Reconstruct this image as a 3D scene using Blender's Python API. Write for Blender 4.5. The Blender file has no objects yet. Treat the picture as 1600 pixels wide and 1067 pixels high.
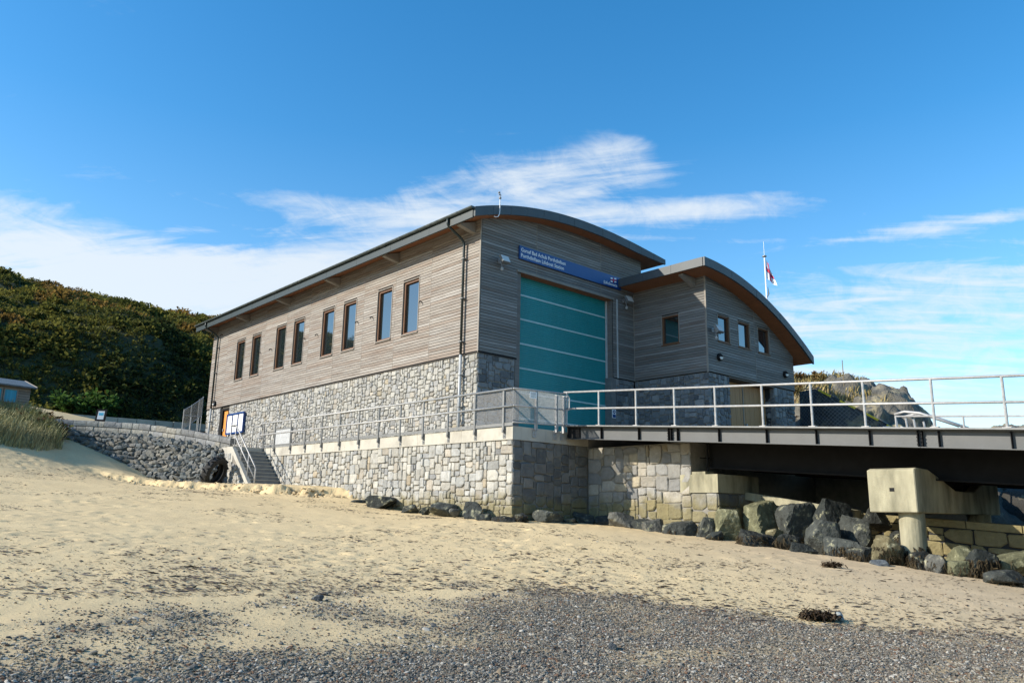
import bpy, bmesh, math, random
import numpy as np
from mathutils import Vector, Matrix
R = math.radians
rnd = random.Random(7)
NP = np.random.RandomState(11)
S = bpy.context.scene
COL = S.collection

# ------------------------------------------------------------------ camera, sky, sun, exposure
cd = bpy.data.cameras.new('camera'); cam = bpy.data.objects.new('camera', cd); COL.objects.link(cam); S.camera = cam
_y, _p, _r = R(42.193), R(12.496), R(1.012)
F = Vector((math.sin(_y)*math.cos(_p), math.cos(_y)*math.cos(_p), math.sin(_p)))
R0 = Vector((math.cos(_y), -math.sin(_y), 0)); U0 = R0.cross(F)
RT = R0*math.cos(_r)+U0*math.sin(_r); UP = -R0*math.sin(_r)+U0*math.cos(_r)
CAMP = Vector((-17.8637, -21.5734, -2.5791))
cam.matrix_world = Matrix(((RT.x, UP.x, -F.x, CAMP.x), (RT.y, UP.y, -F.y, CAMP.y), (RT.z, UP.z, -F.z, CAMP.z), (0, 0, 0, 1)))
cd.sensor_width = 36; cd.lens = 36*1201.12/1600; cd.clip_end = 9000; cd.clip_start = .1

SUN = Vector((-1, .53, .58)).normalized()
sd = bpy.data.lights.new('sun', 'SUN'); sd.energy = 4.4; sd.angle = R(.53); sd.color = (1, .91, .77)
so = bpy.data.objects.new('sun', sd); COL.objects.link(so); so.location = (-40, 20, 30)
so.rotation_euler = (-SUN).to_track_quat('-Z', 'Y').to_euler()

W = bpy.data.worlds.new('World'); S.world = W; W.use_nodes = True
SEED = 6.6
BANKS = [(0.277, 0.255, 0.317, 0.061, 0.082), (0.56, 0.354, 0.103, 0.048, 0.06), (0.337, 0.375, 0.157, 0.015, 0.045), (0.759, 0.43, 0.133, 0.05, 0.085), (0.985, 0.382, 0.11, 0.012, 0.08), (1.2, 0.251, 0.22, 0.053, 0.05), (1.273, 0.171, 0.203, 0.04, 0.036), (0.178, 0.429, 0.135, 0.011, 0.06), (1.302, 0.329, 0.076, 0.008, 0.06), (0.875, 0.464, 0.04, 0.019, 0.05)]   # cloud banks: azimuth, elevation, spreads, density
def build_world():
    nt = W.node_tree; N = nt.nodes; L = nt.links; N.clear()
    def nd(t, **k):
        n = N.new(t)
        for a, b in k.items(): setattr(n, a, b)
        return n
    def mth(op, a, b=None, c=None, clamp=False):
        n = nd('ShaderNodeMath', operation=op); n.use_clamp = clamp
        for i, v in enumerate((a, b, c)):
            if v is None: continue
            if isinstance(v, (int, float)): n.inputs[i].default_value = v
            else: L.new(v, n.inputs[i])
        return n.outputs[0]
    sky = nd('ShaderNodeTexSky'); sky.sky_type = 'NISHITA'; sky.sun_disc = False
    sky.sun_elevation = math.asin(SUN.z); sky.sun_rotation = math.atan2(SUN.x, SUN.y)
    sky.air_density = 1.0; sky.dust_density = .3; sky.ozone_density = 1.6; sky.altitude = 0
    hs = nd('ShaderNodeHueSaturation'); hs.inputs['Saturation'].default_value = 1.40; hs.inputs['Value'].default_value = 1.0; hs.inputs['Hue'].default_value = .496
    L.new(sky.outputs[0], hs.inputs['Color'])
    tc = nd('ShaderNodeTexCoord'); sep = nd('ShaderNodeSeparateXYZ'); L.new(tc.outputs['Generated'], sep.inputs[0])
    x, y, z = sep.outputs
    h = mth('ADD', mth('MAXIMUM', z, 0.0), .16)
    u = mth('DIVIDE', x, h); v = mth('DIVIDE', y, h)
    def noise(rot, su, sv, off, scale, det, rough, dist):
        a = R(rot); s_ = mth('ADD', mth('MULTIPLY', u, math.cos(a)), mth('MULTIPLY', v, math.sin(a))); t_ = mth('SUBTRACT', mth('MULTIPLY', v, math.cos(a)), mth('MULTIPLY', u, math.sin(a)))
        cb = nd('ShaderNodeCombineXYZ'); L.new(mth('MULTIPLY', s_, su), cb.inputs[0]); L.new(mth('MULTIPLY', t_, sv), cb.inputs[1]); cb.inputs[2].default_value = off
        n = nd('ShaderNodeTexNoise'); n.inputs['Scale'].default_value = scale; n.inputs['Detail'].default_value = det; n.inputs['Roughness'].default_value = rough; n.inputs['Distortion'].default_value = dist
        L.new(cb.outputs[0], n.inputs['Vector']); return n.outputs[0]
    # cirrus sheets: broad banks, streaks drawn out across the wind, fine combed grain
    n1 = noise(-52, .55, 1.3, SEED, 1.0, 5, .55, .4)
    n2 = noise(-52, 1.1, 4.2, 9.3, 1.5, 8, .62, 1.2)
    n3 = noise(10, 1.0, 1.6, 3.7, 5.5, 9, .7, 1.0)
    mix = mth('ADD', mth('ADD', mth('MULTIPLY', n1, .50), mth('MULTIPLY', n2, .34)), mth('MULTIPLY', n3, .16))
    mix = mth('MULTIPLY_ADD', mix, 2.3, -.65)
    az = mth('ARCTAN2', x, y); el = mth('ARCSINE', z)
    for a0, e0, sa, se, amp in BANKS:
        q = mth('ADD', mth('POWER', mth('ABSOLUTE', mth('DIVIDE', mth('SUBTRACT', az, a0), sa)), 2.0), mth('POWER', mth('ABSOLUTE', mth('DIVIDE', mth('SUBTRACT', el, e0), se)), 2.0))
        mix = mth('MULTIPLY_ADD', mth('EXPONENT', mth('MULTIPLY', q, -.5)), amp*5.2, mix)
    mr = nd('ShaderNodeMapRange'); mr.interpolation_type = 'SMOOTHSTEP'
    L.new(z, mr.inputs[0]); mr.inputs[1].default_value = .08; mr.inputs[2].default_value = .50; mr.inputs[3].default_value = .46; mr.inputs[4].default_value = .72
    c0 = mth('SUBTRACT', mix, mr.outputs[0])
    cov = mth('MULTIPLY', c0, 2.3, clamp=True)
    sm = nd('ShaderNodeMapRange'); sm.interpolation_type = 'SMOOTHSTEP'; L.new(cov, sm.inputs[0]); sm.inputs[4].default_value = .86
    cov = sm.outputs[0]
    # milky air low down
    veil = nd('ShaderNodeMapRange'); L.new(z, veil.inputs[0]); veil.inputs[1].default_value = 0; veil.inputs[2].default_value = .45; veil.inputs[3].default_value = .16; veil.inputs[4].default_value = 0
    tot = mth('MAXIMUM', cov, veil.outputs[0])
    m = nd('ShaderNodeMixRGB'); L.new(tot, m.inputs[0]); L.new(hs.outputs[0], m.inputs[1]); m.inputs[2].default_value = (3.6, 3.85, 4.05, 1)
    bg = nd('ShaderNodeBackground'); bg.inputs['Strength'].default_value = .15; L.new(m.outputs[0], bg.inputs[0])
    out = nd('ShaderNodeOutputWorld'); L.new(bg.outputs[0], out.inputs[0])
build_world()
S.view_settings.view_transform = 'Standard'; S.view_settings.look = 'None'; S.view_settings.gamma = 1; S.view_settings.exposure = .70
S.view_settings.use_curve_mapping = False

# ------------------------------------------------------------------ helpers
def link(o, parent=None):
    COL.objects.link(o)
    if parent is not None:
        o.parent = parent
        if parent.type == 'EMPTY': o.matrix_parent_inverse = Matrix.Translation(-parent.location)
    return o
def tag(o, label=None, cat=None, group=None, kind=None):
    if label: o['label'] = label
    if cat: o['category'] = cat
    if group: o['group'] = group
    if kind: o['kind'] = kind
    return o
def empty(name, loc, label, cat, group=None):
    o = bpy.data.objects.new(name, None); o.location = loc; o.empty_display_size = .3; COL.objects.link(o)
    return tag(o, label, cat, group)
def dup(o, delta, parent=None):
    c = o.copy(); c.location = o.location + Vector(delta); COL.objects.link(c)
    if parent is not None: c.parent = parent
    return c
class MB:
    def __init__(s): s.v = []; s.f = []; s.c = []; s.col = (1, 1, 1)
    def add(s, vs, fs, col=None):
        b = len(s.v); s.v += [tuple(q) for q in vs]; s.f += [tuple(i+b for i in q) for q in fs]; s.c += [col or s.col]*len(vs)
        return s
    def box(s, x0, x1, y0, y1, z0, z1, col=None):
        return s.add([(x0,y0,z0),(x1,y0,z0),(x1,y1,z0),(x0,y1,z0),(x0,y0,z1),(x1,y0,z1),(x1,y1,z1),(x0,y1,z1)],
                     [(0,3,2,1),(4,5,6,7),(0,1,5,4),(1,2,6,5),(2,3,7,6),(3,0,4,7)], col)
    def obox(s, c, ax, ay, az, col=None):   # oriented box: centre and three half vectors
        c, ax, ay, az = map(Vector, (c, ax, ay, az)); vs = []
        for k in (-1, 1):
            for a, b in ((-1,-1),(1,-1),(1,1),(-1,1)): vs.append(c+ax*a+ay*b+az*k)
        return s.add(vs, [(0,3,2,1),(4,5,6,7),(0,1,5,4),(1,2,6,5),(2,3,7,6),(3,0,4,7)], col)
    def bar(s, p, q, w, t, up=(0,0,1), col=None):
        p, q = Vector(p), Vector(q); d = (q-p); L = d.length; d = d/L; up = Vector(up); sx = d.cross(up)
        if sx.length < 1e-4: sx = d.cross(Vector((1,0,0)))
        sx.normalize(); u = sx.cross(d)
        return s.obox((p+q)/2, d*L/2, sx*w/2, u*t/2, col)
    def tube(s, pts, r, n=8, col=None, caps=True):
        pts = [Vector(q) for q in pts]; rings = []; prev = None
        for i, q in enumerate(pts):
            d = (pts[min(i+1, len(pts)-1)]-pts[max(i-1, 0)]).normalized()
            a = d.cross(Vector((0,0,1)))
            if a.length < .05: a = d.cross(Vector((1,0,0)))
            a.normalize()
            if prev is not None and a.dot(prev) < 0: a = -a
            prev = a; b = d.cross(a); rr = r[i] if isinstance(r, (list, tuple)) else r
            rings.append([q+a*rr*math.cos(2*math.pi*k/n)+b*rr*math.sin(2*math.pi*k/n) for k in range(n)])
        vs = [v for g in rings for v in g]; fs = []
        for i in range(len(pts)-1):
            for k in range(n): fs.append((i*n+k, i*n+(k+1)%n, (i+1)*n+(k+1)%n, (i+1)*n+k))
        if caps: fs.append(tuple(range(n))[::-1]); fs.append(tuple((len(pts)-1)*n+k for k in range(n)))
        return s.add(vs, fs, col)
    def build(s, name, mat, parent=None, smooth=False, fix=False):
        me = bpy.data.meshes.new(name); me.from_pydata(s.v, [], s.f)
        ca = me.color_attributes.new('Col', 'FLOAT_COLOR', 'POINT')
        arr = np.ones((len(s.v), 4), np.float32); arr[:, :3] = np.array(s.c, np.float32).reshape(-1, 3); ca.data.foreach_set('color', arr.ravel())
        me.materials.append(mat)
        if fix:
            bm = bmesh.new(); bm.from_mesh(me); bmesh.ops.recalc_face_normals(bm, faces=bm.faces); bm.to_mesh(me); bm.free()
        if smooth: me.polygons.foreach_set('use_smooth', [True]*len(me.polygons))
        return link(bpy.data.objects.new(name, me), parent)
def npmesh(name, V, Fq, colors, mat, parent=None, smooth=False):
    """V (n,3), Fq (m,k) index array, colors (n,3)"""
    me = bpy.data.meshes.new(name); n = len(V); m, k = Fq.shape
    me.vertices.add(n); me.vertices.foreach_set('co', np.asarray(V, np.float32).ravel())
    me.loops.add(m*k); me.loops.foreach_set('vertex_index', np.asarray(Fq, np.int32).ravel())
    me.polygons.add(m); me.polygons.foreach_set('loop_start', np.arange(0, m*k, k, dtype=np.int32)); me.polygons.foreach_set('loop_total', np.full(m, k, np.int32))
    if smooth: me.polygons.foreach_set('use_smooth', np.ones(m, bool))
    ca = me.color_attributes.new('Col', 'FLOAT_COLOR', 'POINT'); arr = np.ones((n, 4), np.float32); arr[:, :3] = colors; ca.data.foreach_set('color', arr.ravel())
    me.update(calc_edges=True); me.validate(); me.materials.append(mat)
    return link(bpy.data.objects.new(name, me), parent)
def vnoise(x, y, seed=0):
    xi = np.floor(x).astype(np.int64); yi = np.floor(y).astype(np.int64); fx = x-xi; fy = y-yi
    fx = fx*fx*(3-2*fx); fy = fy*fy*(3-2*fy)
    def h(a, b):
        q = (a*374761393+b*668265263+seed*974634777) & 0xffffffff; q = ((q ^ (q >> 13))*1274126177) & 0xffffffff; q = q ^ (q >> 16)
        return (q & 0xffff)/65535.
    return (h(xi,yi)*(1-fx)+h(xi+1,yi)*fx)*(1-fy)+(h(xi,yi+1)*(1-fx)+h(xi+1,yi+1)*fx)*fy
def fbm(x, y, seed=0, o=4, g=.5):
    t = 0; a = 1; n = 0
    for i in range(o): t = t+a*vnoise(x*2**i+i*17.3, y*2**i-i*9.1, seed+i); n += a; a *= g
    return t/n

# ------------------------------------------------------------------ materials
def M(name, col=None, rough=.8, var=.2, scale=3., vscale=(1,1,1), bump=.0, bscale=30., bdist=.02, metal=0., spec=.5, tint=None, tscale=.6, tlo=.5, thi=.7, stain=None, trans=0., bvscale=None):
    m = bpy.data.materials.new(name); m.use_nodes = True; nt = m.node_tree; N = nt.nodes; L = nt.links
    b = N['Principled BSDF']; b.inputs['Roughness'].default_value = rough; b.inputs['Metallic'].default_value = metal; b.inputs['Specular IOR Level'].default_value = spec
    g = N.new('ShaderNodeNewGeometry')
    mp = N.new('ShaderNodeMapping'); mp.inputs['Scale'].default_value = vscale; L.new(g.outputs['Position'], mp.inputs['Vector'])
    if col is None:
        at = N.new('ShaderNodeAttribute'); at.attribute_name = 'Col'; base = at.outputs['Color']
    else:
        rg = N.new('ShaderNodeRGB'); rg.outputs[0].default_value = (*col, 1); base = rg.outputs[0]
    if tint:
        n = N.new('ShaderNodeTexNoise'); n.inputs['Scale'].default_value = tscale; n.inputs['Detail'].default_value = 6; n.inputs['Roughness'].default_value = .6; L.new(mp.outputs[0], n.inputs['Vector'])
        r = N.new('ShaderNodeMapRange'); r.inputs[1].default_value = tlo; r.inputs[2].default_value = thi; L.new(n.outputs[0], r.inputs[0])
        x = N.new('ShaderNodeMixRGB'); L.new(r.outputs[0], x.inputs[0]); L.new(base, x.inputs[1]); x.inputs[2].default_value = (*tint, 1); base = x.outputs[0]
    if stain:   # (colour, z_low, z_high): a tide mark with a ragged edge
        sp = N.new('ShaderNodeSeparateXYZ'); L.new(g.outputs['Position'], sp.inputs[0])
        n = N.new('ShaderNodeTexNoise'); n.inputs['Scale'].default_value = 2.2; n.inputs['Detail'].default_value = 5; L.new(g.outputs['Position'], n.inputs['Vector'])
        a = N.new('ShaderNodeMath'); a.operation = 'MULTIPLY_ADD'; L.new(n.outputs[0], a.inputs[0]); a.inputs[1].default_value = -1.1; L.new(sp.outputs[2], a.inputs[2])
        r = N.new('ShaderNodeMapRange'); L.new(a.outputs[0], r.inputs[0]); r.inputs[1].default_value = stain[1]-.55; r.inputs[2].default_value = stain[2]-.55; r.inputs[3].default_value = .85; r.inputs[4].default_value = 0
        x = N.new('ShaderNodeMixRGB'); L.new(r.outputs[0], x.inputs[0]); L.new(base, x.inputs[1]); x.inputs[2].default_value = (*stain[0], 1); base = x.outputs[0]
    n = N.new('ShaderNodeTexNoise'); n.inputs['Scale'].default_value = scale; n.inputs['Detail'].default_value = 8; n.inputs['Roughness'].default_value = .62; L.new(mp.outputs[0], n.inputs['Vector'])
    r = N.new('ShaderNodeMapRange'); L.new(n.outputs[0], r.inputs[0]); r.inputs[1].default_value = .25; r.inputs[2].default_value = .75; r.inputs[3].default_value = 1-var; r.inputs[4].default_value = 1+var
    x = N.new('ShaderNodeVectorMath'); x.operation = 'MULTIPLY'; L.new(base, x.inputs[0]); L.new(r.outputs[0], x.inputs[1]); base = x.outputs[0]
    L.new(base, b.inputs['Base Color'])
    if bump:
        n = N.new('ShaderNodeTexNoise'); n.inputs['Scale'].default_value = bscale; n.inputs['Detail'].default_value = 6; n.inputs['Roughness'].default_value = .65
        if bvscale:
            m2 = N.new('ShaderNodeMapping'); m2.inputs['Scale'].default_value = bvscale; L.new(g.outputs['Position'], m2.inputs['Vector']); L.new(m2.outputs[0], n.inputs['Vector'])
        else: L.new(mp.outputs[0], n.inputs['Vector'])
        bp = N.new('ShaderNodeBump'); bp.inputs['Strength'].default_value = bump; bp.inputs['Distance'].default_value = bdist; L.new(n.outputs[0], bp.inputs['Height']); L.new(bp.outputs[0], b.inputs['Normal'])
    if trans:
        b.inputs['Transmission Weight'].default_value = trans
    m.diffuse_color = (*(col or (.5,.5,.5)), 1)
    return m
mStone = M('stone_pale', None, .85, .22, 5, bump=.9, bscale=10, bdist=.05, tint=(.20,.195,.175), tscale=3.5, tlo=.56, thi=.8, stain=((.19,.16,.07), -2.35, -1.95))
mStoneH = M('stone_house', None, .85, .22, 5, bump=.9, bscale=10, bdist=.05, tint=(.20,.195,.175), tscale=3.5, tlo=.56, thi=.8)
mMortar = M('mortar', (.22,.205,.175), .95, .25, 6, bump=.4, bscale=40)
mTimber = M('weathered_timber', None, .82, .26, 1.0, vscale=(1.3,1.3,26), bump=.35, bscale=1.2, bdist=.006, bvscale=(3,3,90), tint=(.145,.10,.075), tscale=.4, tlo=.48, thi=.78)
mTrim = M('timber_trim', (.24,.215,.185), .8, .2, 4)
mSoffit = M('soffit_boards', (.30,.115,.045), .7, .25, 2, vscale=(20,1,1), bump=.2, bscale=6)
mZinc = M('zinc_roof', (.055,.068,.076), .55, .22, 1.4, metal=.0, bump=.05, bscale=8)
mGutter = M('gutter_metal', (.05,.062,.06), .45, .3, 3, tint=(.12,.135,.13), tscale=4, tlo=.5, thi=.75)
mPipeD = M('dark_green_pipe', (.014,.024,.023), .45, .2, 4)
mPipeL = M('galvanised_pipe', (.42,.43,.43), .5, .2, 6)
mSteel = M('galvanised_steel', (.36,.36,.355), .5, .25, 9, metal=.25, bump=.05, bscale=60)
mSteelD = M('dull_steel', (.17,.175,.175), .5, .25, 6, metal=.2)
mFrame = M('oak_frame', (.13,.055,.022), .6, .25, 8, vscale=(1,1,.3))
mTeal = M('teal_shutter', (.010,.205,.22), .42, .12, 1.2, vscale=(1,1,.4), spec=.4)
mStripe = M('shutter_seal', (.40,.55,.56), .5, .1, 4)
mConc = M('concrete', (.43,.41,.355), .9, .16, 1.6, bump=.15, bscale=30, tint=(.31,.29,.245), tscale=1.3, tlo=.48, thi=.72)
mConcSea = M('concrete_tidal', (.35,.325,.225), .9, .35, 2.6, vscale=(1,1,.3), bump=.5, bscale=16, bvscale=(1,1,6), tint=(.12,.115,.075), tscale=2.0, tlo=.42, thi=.7)
mConcD = M('concrete_steps', (.20,.20,.195), .9, .25, 5, bump=.3, bscale=40)
mGirder = M('girder_paint', (.072,.077,.08), .5, .16, 1.6, tint=(.11,.115,.118), tscale=1.0, tlo=.6, thi=.85, bump=.06, bscale=20)
mBlack = M('black_steel', (.012,.012,.013), .75, .3, 4, spec=.15)
mDark = M('dark_interior', (.02,.021,.023), .9, .2, 2)
mBlue = M('sign_blue', (.004,.048,.20), .35, .08, 3)
mWhite = M('white_print', (.82,.82,.82), .5, .03, 3)
mRed = M('red_print', (.55,.03,.04), .5, .05, 3)
mOrange = M('orange_door', (.62,.24,.035), .55, .12, 3, vscale=(1,1,.2))
mOak = M('brown_doors', (.34,.175,.065), .6, .22, 2, vscale=(9,9,.5), bump=.15, bscale=5)
mRock = M('boulder_rock', None, .8, .6, 4.5, bump=1., bscale=8, bdist=.08, tint=(.27,.26,.17), tscale=4.5, tlo=.57, thi=.70, spec=.3)
mRockC = M('cliff_rock', None, .88, .5, 1.2, bump=1, bscale=3.5, bdist=.2, tint=(.36,.31,.18), tscale=.8, tlo=.5, thi=.66)
mRubble = M('rubble_stone', None, .85, .4, 6, bump=.8, bscale=14, bdist=.04)
mWrack = M('wrack', None, .8, .3, 12, spec=.15)
mRubber = M('tyre_rubber', (.012,.012,.012), .75, .3, 14, bump=.25, bscale=50)
mLeaf = M('bracken', None, .75, .2, 1.5, spec=.25)
def leafmat(m):
    nt = m.node_tree; b = nt.nodes['Principled BSDF']; out = nt.nodes['Material Output']; t = nt.nodes.new('ShaderNodeBsdfTranslucent'); mx = nt.nodes.new('ShaderNodeMixShader'); mx.inputs[0].default_value = .42
    src = b.inputs['Base Color'].links[0].from_socket; nt.links.new(src, t.inputs['Color']); nt.links.new(b.outputs[0], mx.inputs[1]); nt.links.new(t.outputs[0], mx.inputs[2]); nt.links.new(mx.outputs[0], out.inputs['Surface'])
leafmat(mLeaf)
mGrass = M('marram', None, .75, .15, 3, spec=.25)
mHill = M('hill_soil', (.035,.042,.016), .95, .5, .8, bump=.5, bscale=3)
mRoad = M('tarmac', (.17,.16,.15), .9, .2, 4, bump=.2, bscale=80)
mTwig = M('dry_stems', (.22,.17,.09), .9, .2, 4)
mLampG = M('lamp_glass', (.62,.63,.62), .25, .05, 5)
mFelt = M('roof_felt', (.10,.13,.15), .7, .2, 3)
mHutW = M('hut_boards', None, .8, .2, 2, vscale=(1,1,14))
mCurt = M('blue_curtain', (.03,.30,.45), .6, .25, 1, vscale=(14,14,.3))
mFlake = M('seaweed_bits', None, .7, .3, 20)
mTape = M('yellow_marker', (.75,.55,.04), .6, .1, 3)

def glass_mat():
    m = bpy.data.materials.new('window_glass'); m.use_nodes = True; b = m.node_tree.nodes['Principled BSDF']
    b.inputs['Base Color'].default_value = (.012,.018,.02,1); b.inputs['Roughness'].default_value = .02; b.inputs['IOR'].default_value = 2.6
    n = m.node_tree.nodes.new('ShaderNodeTexNoise'); n.inputs['Scale'].default_value = 1.3; bp = m.node_tree.nodes.new('ShaderNodeBump'); bp.inputs['Strength'].default_value = .02; bp.inputs['Distance'].default_value = .02
    m.node_tree.links.new(n.outputs[0], bp.inputs['Height']); m.node_tree.links.new(bp.outputs[0], b.inputs['Normal'])
    return m
mGlass = glass_mat()

# ------------------------------------------------------------------ ground: beach surface
GP = np.array([(-17.9,-21.6,-4.25),(-12,-26,-4.5),(-25,-24,-4.2),(-12,-17,-4.08),(-7.5,-16.5,-3.92),(-3,-17.5,-3.85),(1.4,-16.4,-3.85),(.7,-14.5,-3.6),(.8,-11,-3.32),(1.05,-7.3,-3.07),
(-2.2,-4.5,-2.84),(-2.2,1.6,-2.57),(-2.2,4.4,-2.18),(-5,6,-2.15),(-2.2,8,-1.85),(-2.2,12,-1.8),(-4.2,13.4,-1.8),(-5.9,14.8,-1.7),(-7.0,16.2,-1.15),(-8.0,17.6,-.45),(-9.3,18.8,.2),
(-9.5,8,-1.9),(-8,2,-2.5),(-6,-5,-3.0),(-9,-8,-3.35),(-10.5,-13,-3.72),(-15,-8,-3.3),(-14.5,0,-2.7),(-13,6,-2.1),(-12.3,14,-.85),(-11.2,18,.4),(-10.5,23,1.6),(-20,20,1.3),(-24,8,-1.4),(-26,-6,-3.0),(-16,-15,-3.8),
(4,-20,-4.3),(12,-22,-5.2),(-2,-24,-4.6),(-30,24,2.0),(8,-13,-4.2),(8,-8,-3.9),(20,-20,-6.0),(-40,-10,-3.2),(-40,15,0.5),(0,-34,-5.6),(-30,-40,-5.6)], float)
def _k(r2): return np.where(r2 > 1e-9, .5*r2*np.log(np.maximum(r2, 1e-9)), 0.)
def _solve():
    n = len(GP); d = ((GP[:,None,:2]-GP[None,:,:2])**2).sum(-1)
    A = np.zeros((n+3, n+3)); A[:n,:n] = _k(d)+np.eye(n)*1.2; A[:n,n] = 1; A[:n,n+1:] = GP[:,:2]; A[n:,:n] = A[:n,n:].T
    return np.linalg.solve(A, np.r_[GP[:,2], 0, 0, 0])
_W = _solve()
SC = np.array([(-9.5,15.3),(-7.6,12.2),(-6.2,9.6),(-5.2,7.8),(-4.0,6.2),(-3.1,5.2),(-1.5,4.2)])
def pline(x, y, P):
    sd = np.full(x.shape, 1e9); sg = np.zeros(x.shape)
    for a, b in zip(P[:-1], P[1:]):
        t = b-a; L = np.hypot(*t); t = t/L
        u = np.clip((x-a[0])*t[0]+(y-a[1])*t[1], 0, L); px = a[0]+u*t[0]; py = a[1]+u*t[1]
        d = np.hypot(x-px, y-py); s = np.sign(t[0]*(y-a[1])-t[1]*(x-a[0])); m = d < sd; sd = np.where(m, d, sd); sg = np.where(m, s, sg)
    return sd*sg
def ground(x, y):
    x = np.atleast_1d(np.asarray(x, float)); y = np.atleast_1d(np.asarray(y, float)); sh = x.shape; x = x.ravel(); y = y.ravel(); n = len(GP)
    z = np.full(x.shape, _W[n])+_W[n+1]*x+_W[n+2]*y
    for i in range(n): z += _W[i]*_k((x-GP[i,0])**2+(y-GP[i,1])**2)
    wob = .16*np.sin(x*3.1+y*1.3)+.12*np.sin(x*1.7-y*4.3)+.08*np.sin(x*7.3+y*6.1)
    s = pline(x, y, SC)+wob
    t = np.clip((s+.02)/.26, 0, 1); t = t*t*(3-2*t)
    fade = np.clip((x+9.6)/2.0, 0, 1)*np.exp(-np.clip(s-1.0, 0, 9)**2/3.5)
    return np.clip(z+.27*t*fade, -6.5, 4).reshape(sh)
def gz(x, y): return float(ground(x, y)[0])
PB = np.array([(-30,-11.2),(-21,-11.6),(-16.2,-11.4),(-13.3,-11.6),(-10.3,-11.9),(-9.1,-13.3),(-7.9,-15.7),(-6.0,-18.2),(-4.4,-21),(-3,-26)])
def pebble_density(x, y):
    s = -pline(x, y, PB)                                   # metres into the shingle
    n = fbm(x*.55, y*.55, 3, 4); n2 = fbm(x*2.2, y*2.2, 8, 3)
    wide = np.clip((-x-9.0)/4, 0, 1)                       # ragged, patchy edge on the dune side
    core = np.clip((s+1.2*(n2-.5)+.9*(n-.5)+.25+wide*((n-.5)*6.0-1.2))/(1.0+wide*2.2), 0, 1)
    core *= 1-.6*np.clip((fbm(x*.42+7, y*.9, 21, 4)+.25*(n2-.5)-.55)*6, 0, 1)*np.clip(s/1.8-.35, 0, 1)
    return core
def build_beach():
    xs = np.r_[np.linspace(-70,-20.5,40), np.arange(-20,3.01,.085), np.linspace(3.4,40,60)]
    ys = np.r_[np.linspace(-60,-21,40), np.arange(-20.6,20,.085), np.linspace(20.3,40,40)]
    X, Y = np.meshgrid(xs, ys); Z = ground(X, Y)
    vis = ((X > -20) & (X < 3) & (Y > -20.6) & (Y < 20)).astype(float)
    Z += vis*((fbm(X*.5, Y*.5, 1, 3)-.5)*.06+(fbm(X*2.1, Y*1.6, 2, 4)-.5)*.03+(fbm(X*6, Y*6, 5, 3)-.5)*.02)
    sc_ = pline(X, Y, SC); Z += vis*np.exp(-(sc_/.45)**2)*np.clip((X+9.6)/2, 0, 1)*((fbm(X*3.1, Y*3.1, 15, 4)-.5)*.22+(fbm(X*5.5, Y*5.5, 25, 3)-.5)*.2+(np.abs(fbm(X*4.5, Y*4.5, 19, 3)-.5)-.12)*.5*(sc_ < .35))
    # scuffs and old footprints
    for i in range(2600):
        px = NP.uniform(-17, 1.5); py = NP.uniform(-13.5, 16)
        if fbm(np.array([px*.35]), np.array([py*.35]), 31, 3)[0] < .47: continue
        r = NP.uniform(.08, .17); i0 = np.searchsorted(xs, px-.4); i1 = np.searchsorted(xs, px+.4); j0 = np.searchsorted(ys, py-.4); j1 = np.searchsorted(ys, py+.4)
        d2 = (X[j0:j1, i0:i1]-px)**2+(Y[j0:j1, i0:i1]-py)**2
        Z[j0:j1, i0:i1] -= NP.uniform(.01, .035)*(np.exp(-d2/r**2)-.45*np.exp(-(np.sqrt(d2)-r*1.5)**2/(r*.6)**2))
    pd = pebble_density(X, Y)
    s = pline(X, Y, SC)
    wet = np.clip(((X+3.5)/5+( -Y-8)/9), 0, 1)*np.clip((-Y-6)/6, 0, 1)
    c = np.stack([pd, wet, 0*pd], -1)
    nx, ny = len(xs), len(ys); V = np.stack([X, Y, Z], -1).reshape(-1, 3)
    i = (np.arange(ny-1)[:,None]*nx+np.arange(nx-1)[None]).ravel(); Fq = np.stack([i, i+1, i+nx+1, i+nx], -1)
    m = bpy.data.materials.new('sand'); m.use_nodes = True; nt = m.node_tree; N = nt.nodes; L = nt.links; b = N['Principled BSDF']; b.inputs['Roughness'].default_value = .95; b.inputs['Specular IOR Level'].default_value = .15
    at = N.new('ShaderNodeAttribute'); at.attribute_name = 'Col'; sp = N.new('ShaderNodeSeparateXYZ'); L.new(at.outputs['Vector'], sp.inputs[0])
    g = N.new('ShaderNodeNewGeometry')
    def noise(sc, det=6, ro=.6):
        n = N.new('ShaderNodeTexNoise'); n.inputs['Scale'].default_value = sc; n.inputs['Detail'].default_value = det; n.inputs['Roughness'].default_value = ro; L.new(g.outputs['Position'], n.inputs['Vector']); return n.outputs[0]
    def mixc(f, a, bb):
        x = N.new('ShaderNodeMixRGB')
        L.new(f, x.inputs[0])
        for k, q in ((1, a), (2, bb)):
            if isinstance(q, tuple): x.inputs[k].default_value = (*q, 1)
            else: L.new(q, x.inputs[k])
        return x.outputs[0]
    def rng(v, a, bb, c0=0, c1=1):
        r = N.new('ShaderNodeMapRange'); L.new(v, r.inputs[0]); r.inputs[1].default_value = a; r.inputs[2].default_value = bb; r.inputs[3].default_value = c0; r.inputs[4].default_value = c1; return r.outputs[0]
    sand = mixc(rng(noise(.7), .3, .7), (.68,.53,.30), (.60,.465,.262))
    sand = mixc(rng(noise(55, 3), .58, .75), sand, (.30,.21,.125))
    sand = mixc(rng(noise(9, 6, .7), .56, .72, 0, .6), sand, (.30,.215,.135))
    wetc = mixc(rng(noise(1.6), .3, .7), (.48,.375,.24), (.57,.45,.29))
    sand = mixc(sp.outputs[1], sand, wetc)
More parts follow.
